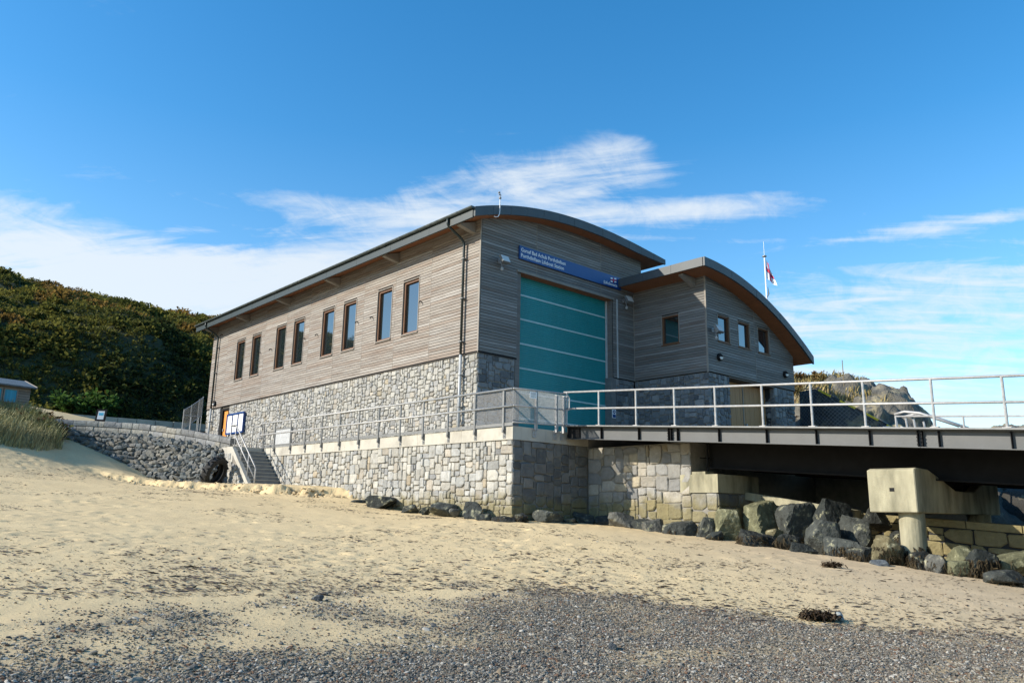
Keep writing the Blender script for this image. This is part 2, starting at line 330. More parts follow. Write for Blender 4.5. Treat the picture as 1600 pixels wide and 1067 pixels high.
    vo = N.new('ShaderNodeTexVoronoi'); vo.inputs['Scale'].default_value = 42; L.new(g.outputs['Position'], vo.inputs['Vector'])
    sx = N.new('ShaderNodeSeparateXYZ'); L.new(vo.outputs['Color'], sx.inputs[0])
    grit = mixc(sx.outputs[0], (.085,.08,.07), (.23,.21,.175))
    grit = mixc(rng(noise(3.), .45, .65), grit, (.34,.255,.16))
    L.new(mixc(sp.outputs[0], sand, grit), b.inputs['Base Color'])
    bp = N.new('ShaderNodeBump'); bp.inputs['Strength'].default_value = .55; bp.inputs['Distance'].default_value = .03; L.new(noise(22, 8, .72), bp.inputs['Height']); L.new(bp.outputs[0], b.inputs['Normal'])
    o = npmesh('beach', V, Fq, c.reshape(-1, 3), m, smooth=True); tag(o, kind='structure')
build_beach()
def build_sea():
    m = M('sea_water', (.015,.06,.075), .12, .2, .02, bump=.5, bscale=.6, bdist=.3)
    mb = MB().add([(-4000,-4000,-5.3),(4000,-4000,-5.3),(4000,4000,-5.3),(-4000,4000,-5.3)], [(0,1,2,3)])
    tag(mb.build('sea', m), kind='structure')
build_sea()

# ------------------------------------------------------------------ stone facing
PAL_PALE = [((.475,.46,.41),6),((.445,.435,.395),5),((.42,.42,.40),4),((.37,.375,.36),2),((.45,.41,.345),1.6),((.39,.33,.24),.4),((.29,.295,.295),.6)]
PAL_HOUSE = [((.45,.437,.395),6),((.42,.41,.37),5),((.395,.395,.38),4),((.35,.35,.34),2),((.43,.395,.335),1.4),((.38,.33,.24),.3)]
PAL_SHADE = [((.22,.235,.245),5),((.17,.18,.19),4),((.27,.275,.275),3),((.13,.14,.15),2)]  # stones of the sunless faces, their shade put into the colour
PAL_END_SHADE = [((.19,.195,.19),5),((.15,.155,.155),4),((.23,.225,.21),3),((.115,.12,.12),2)]  # terrace end: same stone as the pale side, darkened to carry its shade
PAL_PIER = [((0.407,0.377,0.318),5),((0.355,0.348,0.326),4),((0.400,0.348,0.252),2),((0.281,0.281,0.274),1.5)]
def pick(pal, r):
    t = r.uniform(0, sum(w for _, w in pal))
    for c, w in pal:
        t -= w
        if t <= 0: break
    k = r.uniform(.60, .94); return tuple(min(1, q*k) for q in c)
def pack(u0, u1, v0, v1, unit, mw, mh, r, keep=None):
    nu, nv = max(1, round((u1-u0)/unit)), max(1, round((v1-v0)/unit)); du, dv = (u1-u0)/nu, (v1-v0)/nv
    occ = [[False]*nu for _ in range(nv)]; out = []
    for j in range(nv):
        for i in range(nu):
            if occ[j][i]: continue
            w = r.choice(mw); h = r.choice(mh); k = 0
            while i+k < nu and k < w and not occ[j][i+k]: k += 1
            w = k
            if i+w == nu-1 and not occ[j][nu-1]: w += 1
            h = min(h, nv-j, 2 if w == 1 else (3 if w == 2 else 9))
            if j+h == nv-1: h += 1
            for b in range(j, j+h):
                for a in range(i, i+w): occ[b][a] = True
            out.append((u0+i*du, v0+j*dv, u0+(i+w)*du, v0+(j+h)*dv))
    return out
def stone_geo(rect, P, r, joint=.011, dmin=.03, dmax=.065):
    a, b, c, d = rect; j = joint; w, h = c-a, d-b; q = min(w, h)
    cor = [[a+j, b+j], [c-j, b+j], [c-j, d-j], [a+j, d-j]]; pts = []
    for p in cor: p[0] += r.uniform(-.06, .06)*min(w, .35); p[1] += r.uniform(-.075, .075)*min(h, .35)
    for k in range(4):             # cut and rounded corners, slightly bowed sides
        p = cor[k]; e = cor[k-1]; f = cor[(k+1) % 4]; big = r.random() < .22; s_ = r.uniform(.2, .38) if big else r.uniform(.04, .13); t_ = r.uniform(.2, .38) if big else r.uniform(.04, .13)
        pts += [[p[0]+(e[0]-p[0])*s_, p[1]+(e[1]-p[1])*s_], [p[0]+(f[0]-p[0])*t_, p[1]+(f[1]-p[1])*t_]]
    cx = sum(p[0] for p in pts)/len(pts); cy = sum(p[1] for p in pts)/len(pts); n = len(pts)
    dep = r.uniform(dmin, dmax); tx, ty = r.uniform(-.012, .012), r.uniform(-.012, .012); ins = min(.022, q*.1)
    vs = []
    for lv in range(3):
        for p in pts:
            dx, dy = cx-p[0], cy-p[1]; l = math.hypot(dx, dy) or 1
            if lv == 2: u, v = p[0]+dx/l*ins*1.6, p[1]+dy/l*ins*1.6
            else: u, v = p
            dd = (-.03, dep*.62, dep+tx*(p[0]-cx)/max(w, .1)+ty*(p[1]-cy)/max(h, .1))[lv]
            vs.append(P(u, v, dd))
    fs = []
    for lv in range(2):
        for k in range(n): fs.append((lv*n+k, lv*n+(k+1) % n, (lv+1)*n+(k+1) % n, (lv+1)*n+k))
    fs.append(tuple(2*n+k for k in range(n)))
    return vs, fs
def lay_stones(rects, P, parent, mat, pal, r, n_ind=300, key=None, flip=False, name='stone', **kw):
    """nearest n_ind stones as parts of their own, the others joined into one part"""
    rects = sorted(rects, key=key) if key else rects
    rest = MB(); made = 0
    for i, q in enumerate(rects):
        vs, fs = stone_geo(q, P, r, **kw); col = pick(pal, r)
        if flip: fs = [f[::-1] for f in fs]
        if i < n_ind:
            MB().add(vs, fs, col).build(name, mat, parent); made += 1
        else: rest.add(vs, fs, col)
    if rest.v: tag(rest.build(name+'_facing', mat, parent), kind='stuff')
    return made

# ------------------------------------------------------------------ timber cladding
def tcol(r):
    k = r.uniform(.86, 1.1); b = r.random()
    c = (.265,.24,.212) if b < .62 else ((.245,.205,.172) if b < .84 else (.295,.275,.25))
    return tuple(q*k for q in c)
def tcol_shade(r):  # boards of the front and annex, darkened to deepen their shade
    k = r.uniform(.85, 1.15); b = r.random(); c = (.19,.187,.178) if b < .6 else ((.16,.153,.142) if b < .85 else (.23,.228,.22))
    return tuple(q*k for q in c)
PITCH = .115
def cladding(name, parent, P, u0, u1, v0, v1, holes=(), top=None, flip=False, r=rnd, col=tcol):
    """one panel of horizontal boards; P(u, v, d) maps to space, d outward"""
    mb = MB(); v = v0
    while v < v1-.02:
        w = min(v+PITCH, v1); iv = [(u0, u1)]
        for (a, b, c, d) in holes:
            if d > v+.01 and c < w-.01:
                nx = []
                for s, e in iv:
                    if b <= s or a >= e: nx.append((s, e))
                    else:
                        if a > s: nx.append((s, a))
                        if b < e: nx.append((b, e))
                iv = nx
        if top:
            nx = []
            for s, e in iv:
                n = max(2, int((e-s)/.1)); ok = [s+(e-s)*k/n for k in range(n+1) if top(s+(e-s)*k/n) > v+.03]
                if len(ok) > 1: nx.append((min(ok), max(ok)))
            iv = nx
        for s, e in iv:
            d = .03+r.uniform(-.002, .003); g = .018; c = col(r); tilt = r.uniform(0, .004)
            vs = [P(s, v+g, d+tilt), P(e, v+g, d+tilt), P(e, w, d), P(s, w, d), P(s, v, .008), P(e, v, .008), P(s, v+g, .008), P(e, v+g, .008)]
            fs = [(0,1,2,3), (6,7,1,0), (4,5,7,6)]
            ends = [P(s, v+g, .0), P(s, w, .0), P(e, v+g, .0), P(e, w, .0)]
            vs += ends; fs += [(8,0,3,9), (1,10,11,2)]
            if flip: fs = [f[::-1] for f in fs]
            mb.add(vs[:4]+vs[6:], [tuple(q if q < 4 else q-2 for q in f) for f in fs if 4 not in f], c); gv = [vs[4], vs[5], vs[7], vs[6]]; mb.add(gv, [(3,2,1,0) if flip else (0,1,2,3)], (.02,.018,.016))
        v = w
    if mb.v: return mb.build(name, mTimber, parent)

# ------------------------------------------------------------------ main boathouse
ZT = 3.24; TC = (.15,.14,.13)
_rx = [-.9,-.32,.32,.98,1.84,2.73,3.66,4.63,5.64,6.7,7.79,8.93,9.88,10.8]
_rz = [8.50,8.68,8.87,9.05,9.25,9.41,9.49,9.54,9.56,9.54,9.48,9.39,9.30,9.18]
_pc = np.polyfit(_rx, _rz, 4)
def ztop(x): return float(np.polyval(_pc, x))
TH = .36
def zbot(x): return ztop(x)-TH+max(0, (x-8.8))*.07
MAIN = empty('lifeboat_station', (5, 13, 0), 'long timber and stone boathouse with arched zinc roof and big teal shutter', 'boathouse')
def build_main():
    r = random.Random(21)
    PL = lambda u, v, d: (-d, u, v)            # long side, faces -X ; u = Y
    PF = lambda u, v, d: (u, -d, v)            # front, faces -Y ; u = X
    core = MB(); core.box(.26, 9.75, .55, 25.9, -.3, 8.25); core.box(.26, 2.1, .1, .55, -.3, 8.3); core.box(7.8, 9.75, .1, .55, -.3, 8.3); core.box(2.1, 7.8, .1, .55, 6.75, 8.3)
    core.build('wall', mDark, MAIN)
    bk = MB(); bk.box(.035, .26, .0351, 22.6, -.3, ZT-.02); bk.box(.035, .26, 23.9, 26, -.3, ZT-.02); bk.box(.26, 1.88, .036, .1, -.3, ZT-.02); bk.box(7.89, 9.15, .036, .1, -.3, ZT-.02); bk.box(.12, .26, 22.6, 23.9, -.3, ZT-.02)
    sw = bk.build('stone_base', mMortar, MAIN)
    bt = MB()
    wins = [(c-.575, c+.575, 4.62, 6.94) for c in (4.5,6.5,9.47,11.48,14.5,16.53,19.58,21.68)]
    ys = [0.0]+[3.09+2.57*k for k in range(9)]+[26.0]
    # backing boards behind the cladding, cut round the windows
    edges = [0.0]+[q for w in wins for q in (w[0], w[1])]+[26.0]
    for a, b in zip(edges[::2], edges[1::2]): bt.box(.002, .26, a, b, ZT, 8.44)
    for a, b, c, d in wins: bt.box(.002, .26, a, b, ZT, c); bt.box(.002, .26, a, b, d, 8.44)
    bt.box(.26, 1.9, .002, .1, ZT, 8.4); bt.box(7.72, 9.75, .002, .1, ZT, 8.4); bt.box(1.9, 7.72, .002, .1, 6.78, 8.4)
    bt.build('wall_backing', mDark, MAIN)
    gab = MB(); pts = [(x, .05, min(8.3, zbot(x))) for x in np.linspace(.02, 9.75, 24)]+[(x, .05, zbot(x)+.1) for x in np.linspace(9.75, .02, 24)]
    gab.add(pts, [tuple(range(len(pts)))]); gab.build('gable_backing', mDark, MAIN)
    for a, b in zip(ys[:-1], ys[1:]):
        cladding('cladding_panel', MAIN, PL, a+.012, b-.012, ZT, 8.44, wins, flip=True, r=r)
    js = [0.02, 2.95, 6.9, 9.76]
    for a, b in zip(js[:-1], js[1:]):
        cladding('cladding_panel', MAIN, PF, a+.01, b-.01, ZT, 9.4, [(1.9, 7.72, 0, 6.80)], top=lambda x: zbot(x)+.06, r=r, col=tcol_shade)
    # trims
    t = MB(); t.box(-.045, -.001, -.045, .03, ZT-.03, 8.44); t.build('corner_trim', mTrim, MAIN)
    for y in ys[1:-1]: MB().box(-.036, -.002, y-.009, y+.009, ZT, 8.40).build('joint_strip', mTrim, MAIN)
    for x in js[1:-1]: MB().box(x-.012, x+.012, -.04, -.002, 6.82 if 1.9 < x < 7.7 else ZT, zbot(x)+.03).build('joint_strip', mTrim, MAIN)
    MB().box(7.93, 8.01, -.06, -.034, ZT, 6.82).build('door_post', mPipeL, MAIN)
    MB().box(1.86, 7.76, -.075, -.031, 6.74, 6.83).build('lintel_strip', mTrim, MAIN)
    MB().box(-.06, -.034, 0, 26, ZT-.055, ZT-.005).build('shadow_strip', mBlack, MAIN)  # black strips drawn in for the shadow line below the timber
    MB().box(-.05, 1.9, -.06, -.034, ZT-.05, ZT-.005).build('shadow_strip', mBlack, MAIN)
    # stones of the long side and the two front returns
    cam_d = lambda P: (lambda q: (Vector(P((q[0]+q[2])/2, (q[1]+q[3])/2, 0))-CAMP).length)
    PLs = lambda u, v, d: (.035-d, u, v); PFs = lambda u, v, d: (u, .036-d, v)
    rc = pack(.02, 22.6, .0, ZT-.06, .075, (2,3,3,4,4,5,5), (2,2,3,3,4), r); rc += pack(23.9, 26, .0, ZT-.06, .1, (2,3,3,4), (2,2,3), r)
    lay_stones(rc, PLs, sw, mStoneH, PAL_HOUSE, r, 240, cam_d(PLs), flip=True)
    rc = pack(.02, 1.85, 0, ZT-.06, .1, (2,3,3,4,5), (2,2,3), r)
    lay_stones(rc, PFs, sw, mStoneH, PAL_SHADE, r, 60, cam_d(PFs))
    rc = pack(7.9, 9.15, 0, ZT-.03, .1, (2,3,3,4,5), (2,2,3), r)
    lay_stones(rc, PFs, sw, mStoneH, PAL_SHADE, r, 0, cam_d(PFs), name='return_stone')
    # windows
    for (a, b, c, d) in wins:
        w = MB()
        w.box(-.05, .2, a-.035, a+.005, c-.035, d+.035); w.box(-.05, .2, b-.005, b+.035, c-.035, d+.035); w.box(-.05, .2, a, b, d, d+.035)
        wo = w.build('window', mTrim, MAIN)
        f = MB(); f.box(.02, .19, a+.005, a+.095, c, d); f.box(.02, .19, b-.095, b-.005, c, d); f.box(.02, .19, a+.095, b-.095, c, c+.09); f.box(.02, .19, a+.095, b-.095, d-.09, d)
        f.build('frame', mFrame, wo)
        MB().box(.11, .13, a+.095, b-.095, c+.09, d-.09).build('pane', mGlass, wo)
        MB().box(-.09, .2, a-.04, b+.04, c-.045, c-.002).build('sill', mTrim, wo)
    # roof shell, soffit, fascias
    X = list(np.linspace(-.9, 10.8, 30)); y0, y1 = -.68, 26.7
    rf = MB(); vs = []; fs = []
    for x in X: vs += [(x, y0+.03, ztop(x)-.003), (x, y1, ztop(x)-.003), (x, y0+.03, zbot(x)+.03), (x, y1, zbot(x)+.03)]
    for i in range(len(X)-1):
        a, b = i*4, i*4+4; fs += [(a, b, b+1, a+1), (a+2, a+3, b+3, b+2), (a, a+2, b+2, b), (a+1, b+1, b+3, a+3)]
    n = (len(X)-1)*4; fs += [(0,1,3,2), (n, n+2, n+3, n+1)]
    roof = rf.add(vs, fs).build('roof', mZinc, MAIN, fix=True)
    xs = np.linspace(-.9, 10.8, 14)
    k = 0
    yb = np.linspace(y0+.02, y1-.02, 60)
    for a, b in zip(xs[:-1], xs[1:]):   # front fascia in sheets, soffit boards behind it
        m = MB(); q = list(np.linspace(a+.006, b-.006, 4)); vs = []
        for x in q: vs += [(x, y0-.012+.004*(k % 2), ztop(x)+.015), (x, y0-.012+.004*(k % 2), zbot(x)), (x, y0+.07, ztop(x)+.015), (x, y0+.07, zbot(x))]
        f = []
        for i in range(3): c = i*4; f += [(c, c+1, c+5, c+4), (c, c+4, c+6, c+2), (c+1, c+3, c+7, c+5)]
        f += [(0,2,3,1), (12,13,15,14)]
        m.add(vs, f).build('fascia_sheet', mZinc, roof, fix=True); k += 1
    sf = MB(); nb = 90; q = np.linspace(-.84, 10.75, nb+1)
    for a, b in zip(q[:-1], q[1:]):
        sf.add([(a+.004, y0+.07, zbot(a)+.018), (b-.004, y0+.07, zbot(b)+.018), (b-.004, y1-.05, zbot(b)+.018), (a+.004, y1-.05, zbot(a)+.018)], [(0,3,2,1)])
    sf.build('soffit', mSoffit, roof)
    for y in np.arange(-.6, 26.6, 2.73):
        MB().box(-.935, -.86, y+.005, min(y+2.725, 26.7), 8.10, 8.46).build('fascia_sheet', mPipeD, roof)
    g = MB(); N = 9; prof = [(-.99+.085*math.cos(math.pi+math.pi*i/(N-1)), 8.50+.085*math.sin(math.pi+math.pi*i/(N-1))) for i in range(N)]
    prof += [(x*.0+(-.99+.075*math.cos(2*math.pi-math.pi*i/(N-1))), 8.50+.075*math.sin(2*math.pi-math.pi*i/(N-1))) for i, x in enumerate([0]*N)]
    vs = [(x, -.66, z) for x, z in prof]+[(x, 26.7, z) for x, z in prof]; n = len(prof)
    fs = [(i, (i+1) % n, n+(i+1) % n, n+i) for i in range(n)]+[tuple(range(n))[::-1], tuple(n+i for i in range(n))]
    gu = g.add(vs, fs).build('gutter', mGutter, MAIN, fix=True)
    for y in np.arange(.2, 26.5, 1.28):
        b = MB(); pts = [(-.99+.092*math.cos(math.pi+math.pi*i/8), y, 8.50+.092*math.sin(math.pi+math.pi*i/8)) for i in range(9)]
        b.tube(pts, .009, 5); b.build('gutter_strap', mSteelD, gu)
    MB().add([(-.99+.085*math.cos(math.pi+math.pi*i/8), -.663, 8.50+.085*math.sin(math.pi+math.pi*i/8)) for i in range(9)], [tuple(range(9))]).build('stop_end', mGutter, gu)
    for y in (.40, 5.6, 10.62, 15.74, 20.9, 25.5):
        b = MB(); h = .11
        vs = [(-.03, y-h, 8.40), (-.80, y-h, 8.14), (-.80, y-h, 8.08), (-.03, y-h, 7.93), (-.03, y+h, 8.40), (-.80, y+h, 8.14), (-.80, y+h, 8.08), (-.03, y+h, 7.93)]
        b.add(vs, [(0,1,2,3), (7,6,5,4), (0,4,5,1), (1,5,6,2), (2,6,7,3), (3,7,4,0)]).build('eaves_bracket', mTrim, MAIN, fix=True)
    # downpipes
    for y, zl in ((.85, .05), (25.0, .9)):
        p = MB(); p.tube([(-.99, y, 8.44), (-.99, y, 8.22), (-.93, y, 8.12), (-.30, y, 7.78), (-.17, y, 7.66), (-.15, y, 7.5), (-.15, y, ZT-.15)], .052, 10)
        po = p.build('downpipe', mPipeD, MAIN, smooth=True)
        l = MB(); l.tube([(-.15, y, ZT-.05), (-.15, y, zl)], .060, 10); l.build('lower_pipe', mPipeL, po, smooth=True)
        for z in (7.0, 5.4, 3.7, 2.4, 1.2):
            if z > zl: c = MB(); c.box(-.22, -.03, y-.075, y+.075, z-.02, z+.02); c.build('pipe_clip', mSteelD, po)
    # small overflow spouts beside the windows
    for y in (3.69, 7.42, 8.68, 12.45, 13.75, 17.55, 18.89, 22.75, 24.6):
        s = MB(); z = 5.83 if y < 24 else 7.75; s.tube([(-.03, y, z), (-.12, y, z), (-.16, y, z-.02), (-.17, y, z-.08)], .022, 6); s.build('overflow_spout', mBlack, MAIN)
    # orange side door and its surround
    d = MB(); d.box(.10, .118, 22.72, 23.5, .8, 2.96); do = d.build('side_door', mOrange, MAIN)
    f = MB(); f.box(.0, .115, 22.6, 22.70, .8, 3.1); f.box(.0, .115, 23.52, 23.9, .8, 3.1); f.box(.0, .115, 22.7, 23.52, 2.98, 3.1); f.build('door_surround', mBlack, do)
    MB().box(.04, .10, 23.36, 23.42, 1.75, 1.9).build('handle', mSteel, do)
    # grey hatch in the stone side
    h = MB(); h.box(-.035, .03, 14.4, 16.2, .15, 1.35); ho = h.build('hatch', mPipeL, MAIN)
    h = MB(); h.box(-.05, -.03, 14.36, 14.42, .1, 1.4); h.box(-.05, -.03, 16.18, 16.24, .1, 1.4); h.box(-.05, -.03, 14.36, 16.24, 1.34, 1.4); h.build('hatch_frame', mSteelD, ho)
    # teal shutter door: six leaves with pale seals
    zs = [.10, 1.0, 2.0, 2.98, 3.97, 4.97, 5.97, 6.78]
    door = MB(); door.box(2.0, 7.9, .42, .5, .05, 6.8); door = door.build('boat_door', mDark, MAIN)
    for a, b in zip(zs[:-1], zs[1:]):
        s = MB(); n = int(round((b-a-.05)/.085)); h = (b-a-.05)/n; vs = []; fs = []
        for i in range(n):
            z = a+.025+i*h; vs += [(2.1, .37, z), (7.8, .37, z), (2.1, .359, z+h*.25), (7.8, .359, z+h*.25), (2.1, .359, z+h*.85), (7.8, .359, z+h*.85)]
        vs += [(2.1, .37, b-.025), (7.8, .37, b-.025)]
        for i in range(len(vs)//2-1): fs.append((2*i, 2*i+1, 2*i+3, 2*i+2))
        s.add(vs, fs).build('door_leaf', mTeal, door)
    for z in zs[1:-1]: MB().box(2.1, 7.8, .335, .4, z-.028, z+.028).build('seal_strip', mStripe, door)
    j = MB(); j.box(1.9, 2.14, .035, .5, .05, 6.8, TC); j.build('jamb', mTimber, door); j = MB(); j.box(7.66, 7.74, .034, .5, ZT, 6.8, TC); j.build('jamb', mTimber, door); j = MB(); j.box(7.60, 7.658, .27, .345, .05, 6.76); j.build('guide_rail', mPipeL, door)
    MB().box(2.14, 7.66, .034, .5, 6.74, 6.80).build('head_lining', mSoffit, door)
    MB().box(7.57, 7.88, .0, .4, -.2, ZT-.02).build('guide_panel', mSteelD, MAIN)
    # right return of the main upper wall
    MB().box(9.76, 9.80, .0, 25.9, 5.5, 8.7, TC).build('side_wall', mTimber, MAIN)
build_main()

# ------------------------------------------------------------------ annex
ANX = empty('crew_annex', (12.7, 0, 0), 'smaller shaded annex with sweeping curved roof and three blue-glazed windows', 'building')
def atop(x): return 7.74-.0365*(x-8.05)**2
def abot(x): return atop(x)-.36
def build_annex():
    r = random.Random(5); X0, X1, YF = 9.18, 16.3, -3.86
    PS = lambda u, v, d: (X0-d, u, v); PF = lambda u, v, d: (u, YF-d, v)
    fw = [(9.98, 10.88, 4.66, 5.82), (11.58, 12.52, 4.66, 5.82), (13.22, 14.18, 4.66, 5.82)]
    sw = [(-2.5, -1.6, 4.66, 5.92)]
    core = MB(); core.box(X0+.25, X1-.1, YF+.25, 9, -.3, ZT) if False else None
    core.box(9.43, 10.78, -3.6, 9, -.3, 3.2); core.box(14.5, 16.2, -3.6, 9, -.3, 3.2); core.box(10.78, 14.5, -3.1, 9, -.3, 3.2); core.box(9.43, 16.2, -3.6, 9, 3.2, 4.9); core.box(9.43, 13.5, -3.6, 9, 4.9, 6.2)
    core.build('wall', mDark, ANX)
    pts = [(x, YF+.05, 3.2) for x in (9.2, 16.28)]+[(x, YF+.05, abot(x)+.1) for x in np.linspace(16.28, 9.2, 20)]
    MB().add([(9.43, -.05, 3.2), (9.43, YF+.06, 3.2), (9.43, YF+.06, 7.4), (9.43, -.05, 7.4)], [(0,1,2,3)]).build('wall_lining', mDark, ANX)
    bk = MB()
    def wallq(P, u0, u1, v0, v1): bk.add([P(u0,v0,-.002), P(u1,v0,-.002), P(u1,v1,-.002), P(u0,v1,-.002)], [(0,1,2,3)])
    e = [X0]+[q for w in fw for q in (w[0], w[1])]+[X1]
    for a, b in zip(e[::2], e[1::2]):
        n = max(1, int((b-a)/.4)); 
        for i in range(n): s, t = a+(b-a)*i/n, a+(b-a)*(i+1)/n; bk.add([PF(s,ZT,-.002), PF(t,ZT,-.002), PF(t,abot(t)+.1,-.002), PF(s,abot(s)+.1,-.002)], [(0,1,2,3)])
    for a, b, c, d in fw: wallq(PF, a, b, ZT, c); bk.add([PF(a,d,-.002), PF(b,d,-.002), PF(b,abot(b)+.1,-.002), PF(a,abot(a)+.1,-.002)], [(0,1,2,3)])
    wallq(PS, YF, -2.5, ZT, 7.4); wallq(PS, -1.6, 0, ZT, 7.4); wallq(PS, -2.5, -1.6, ZT, 4.66); wallq(PS, -2.5, -1.6, 5.92, 7.4)
    bk.build('wall_backing', mDark, ANX)
    js = [X0+.02, 12.92, X1]
    for a, b in zip(js[:-1], js[1:]): cladding('cladding_panel', ANX, PF, a+.01, b-.01, ZT, 7.5, fw, top=lambda x: abot(x)+.06, r=r, col=tcol_shade)
    cladding('cladding_panel', ANX, PS, YF+.02, -.02, ZT, 7.36, sw, flip=True, r=r, col=tcol_shade)
    MB().box(X0-.045, X0-.001, YF-.045, YF+.03, ZT-.03, 7.36).build('corner_trim', mTrim, ANX)
    MB().box(X0-.04, X0-.002, -.06, -.03, ZT, 7.3).build('corner_trim', mTrim, ANX)
    MB().box(12.905, 12.935, YF-.04, YF-.002, ZT, abot(12.92)).build('joint_strip', mTrim, ANX)
    MB().box(X1, X1+.04, YF-.03, 9, ZT-.02, abot(X1)+.1, TC).build('side_wall', mTimber, ANX)
    m2 = MB(); m2.box(14.52, X1, YF+.036, YF+.26, -.3, ZT-.02); m2.box(14.54, 14.6, YF+.26, -3.1, -.3, 3.2); m2.build('stone_pillar', mMortar, ANX); mb = MB(); mb.box(X0+.035, X0+.25, YF+.036, 0, -.3, ZT-.02); mb.box(X0+.25, 10.76, YF+.036, YF+.26, -.3, ZT-.02); mb.box(10.70, 10.76, YF+.26, -3.1, -.3, 3.2)
    sb = mb.build('stone_base', mMortar, ANX)
    cd_ = lambda P: (lambda q: (Vector(P((q[0]+q[2])/2, (q[1]+q[3])/2, 0))-CAMP).length)
    P1 = lambda u, v, d: (X0+.035-d, u, v); P2 = lambda u, v, d: (u, YF+.036-d, v); P3 = lambda u, v, d: (14.54-d, u, v)
    lay_stones(pack(YF+.02, -.01, .3, ZT-.03, .1, (2,3,3,4,5), (2,2,3,3), r), P1, sb, mStoneH, PAL_SHADE, r, 150, cd_(P1), flip=True)
    lay_stones(pack(X0+.02, 10.77, .3, ZT-.03, .1, (2,3,3,4), (2,2,3,3), r)+pack(14.5, X1, .3, ZT-.03, .1, (2,3,3,4), (2,2,3,3), r), P2, sb, mStoneH, PAL_SHADE, r, 150, cd_(P2))
    lay_stones(pack(YF+.04, -3.2, .3, 3.18, .1, (2,3,3), (2,2,3), r), P3, sb, mStoneH, PAL_SHADE, r, 0, cd_(P3), flip=True, name='reveal_stone')
    MB().box(10.76, 14.54, YF+.02, -3.1, 3.19, 3.235, TC).build('door_lintel', mTimber, ANX)
    d = MB()
    for i in range(19):
        x = 10.80+i*.195; d.box(x, x+.185, -3.36+.004*(i % 2), -3.3, .3, 3.16)
    do = d.build('double_door', mOak, ANX)
    MB().box(12.55, 12.60, -3.385, -3.33, .3, 3.16).build('meeting_strip', mTrim, do); MB().box(12.68, 12.74, -3.45, -3.36, 1.2, 1.4).build('handle', mSteel, do)
    for (a, b, c, d), P, fl in [(w, PF, 0) for w in fw]+[(sw[0], PS, 1)]:
        def bx(m, u0, u1, v0, v1, d0, d1):
            p, q = Vector(P(u0, v0, d0)), Vector(P(u1, v1, d1)); m.box(min(p.x,q.x), max(p.x,q.x), min(p.y,q.y), max(p.y,q.y), min(p.z,q.z), max(p.z,q.z))
        w = MB(); bx(w, a-.03, a+.004, c-.03, d+.03, -.18, .05); bx(w, b-.004, b+.03, c-.03, d+.03, -.18, .05); bx(w, a, b, d, d+.03, -.18, .05); wo = w.build('window', mTrim, ANX)
        f = MB(); bx(f, a+.004, a+.065, c, d, -.16, .0); bx(f, b-.065, b-.004, c, d, -.16, .0); bx(f, a+.065, b-.065, c, c+.06, -.16, .0); bx(f, a+.065, b-.065, d-.06, d, -.16, .0); f.build('frame', mFrame, wo)
        p = MB(); bx(p, a+.065, b-.065, c+.06, d-.06, -.11, -.09); p.build('pane', mGlass, wo)
        s = MB(); bx(s, a-.035, b+.035, c-.045, c-.002, -.18, .08); s.build('sill', mFrame, wo)
    # roof: front part passes before the boathouse, back part beside it
    def shell(X, y0, y1, name, mat, t0, t1, parent):
        m = MB(); vs = []; fs = []
        for x in X: vs += [(x, y0, atop(x)+t0), (x, y1, atop(x)+t0), (x, y0, abot(x)+t1), (x, y1, abot(x)+t1)]
        for i in range(len(X)-1): a, b = i*4, i*4+4; fs += [(a, b, b+1, a+1), (a+2, a+3, b+3, b+2), (a, a+2, b+2, b), (a+1, b+1, b+3, a+3)]
        n = (len(X)-1)*4; fs += [(0,1,3,2), (n, n+2, n+3, n+1)]
        return m.add(vs, fs).build(name, mat, parent, fix=True)
    roof = shell(np.linspace(8.06, 16.88, 26), -4.62, -.06, 'roof', mZinc, -.004, .03, ANX)
    shell(np.linspace(9.85, 16.88, 22), -.05, 9.5, 'rear_roof', mZinc, -.004, .03, ANX)
    q = np.linspace(8.0, 16.9, 10)
    for k, (a, b) in enumerate(zip(q[:-1], q[1:])):
        s = np.linspace(a+.005, b-.005, 4); m = MB(); vs = []; f = []; yy = -4.66+.004*(k % 2)
        for x in s: vs += [(x, yy, atop(x)+.012), (x, yy, abot(x)), (x, -4.58, atop(x)+.012), (x, -4.58, abot(x))]
        for i in range(3): c = i*4; f += [(c, c+1, c+5, c+4), (c, c+4, c+6, c+2), (c+1, c+3, c+7, c+5)]
        m.add(vs, f+[(0,2,3,1), (12,13,15,14)]).build('fascia_sheet', mZinc, roof, fix=True)
    for a, b in ((-4.56, -3.0), (-2.99, -1.5), (-1.49, -.07)): MB().box(7.985, 8.055, a, b, abot(8.05), atop(8.05)+.012).build('fascia_sheet', mZinc, roof)
    sf = MB(); qq = np.linspace(8.07, 16.85, 70)
    for a, b in zip(qq[:-1], qq[1:]): sf.add([(a+.004, -4.57, abot(a)+.017), (b-.004, -4.57, abot(b)+.017), (b-.004, -.06, abot(b)+.017), (a+.004, -.06, abot(a)+.017)], [(0,3,2,1)])
    sf.build('soffit', mSoffit, roof)
    b = MB(); h = .11; y = -3.3
    vs = [(9.15, y-h, 7.36), (8.25, y-h, 7.36), (8.25, y-h, 7.30), (9.15, y-h, 6.95), (9.15, y+h, 7.36), (8.25, y+h, 7.36), (8.25, y+h, 7.30), (9.15, y+h, 6.95)]
    b.add(vs, [(0,1,2,3), (7,6,5,4), (0,4,5,1), (1,5,6,2), (2,6,7,3), (3,7,4,0)]).build('eaves_bracket', mTrim, ANX, fix=True)
build_annex()

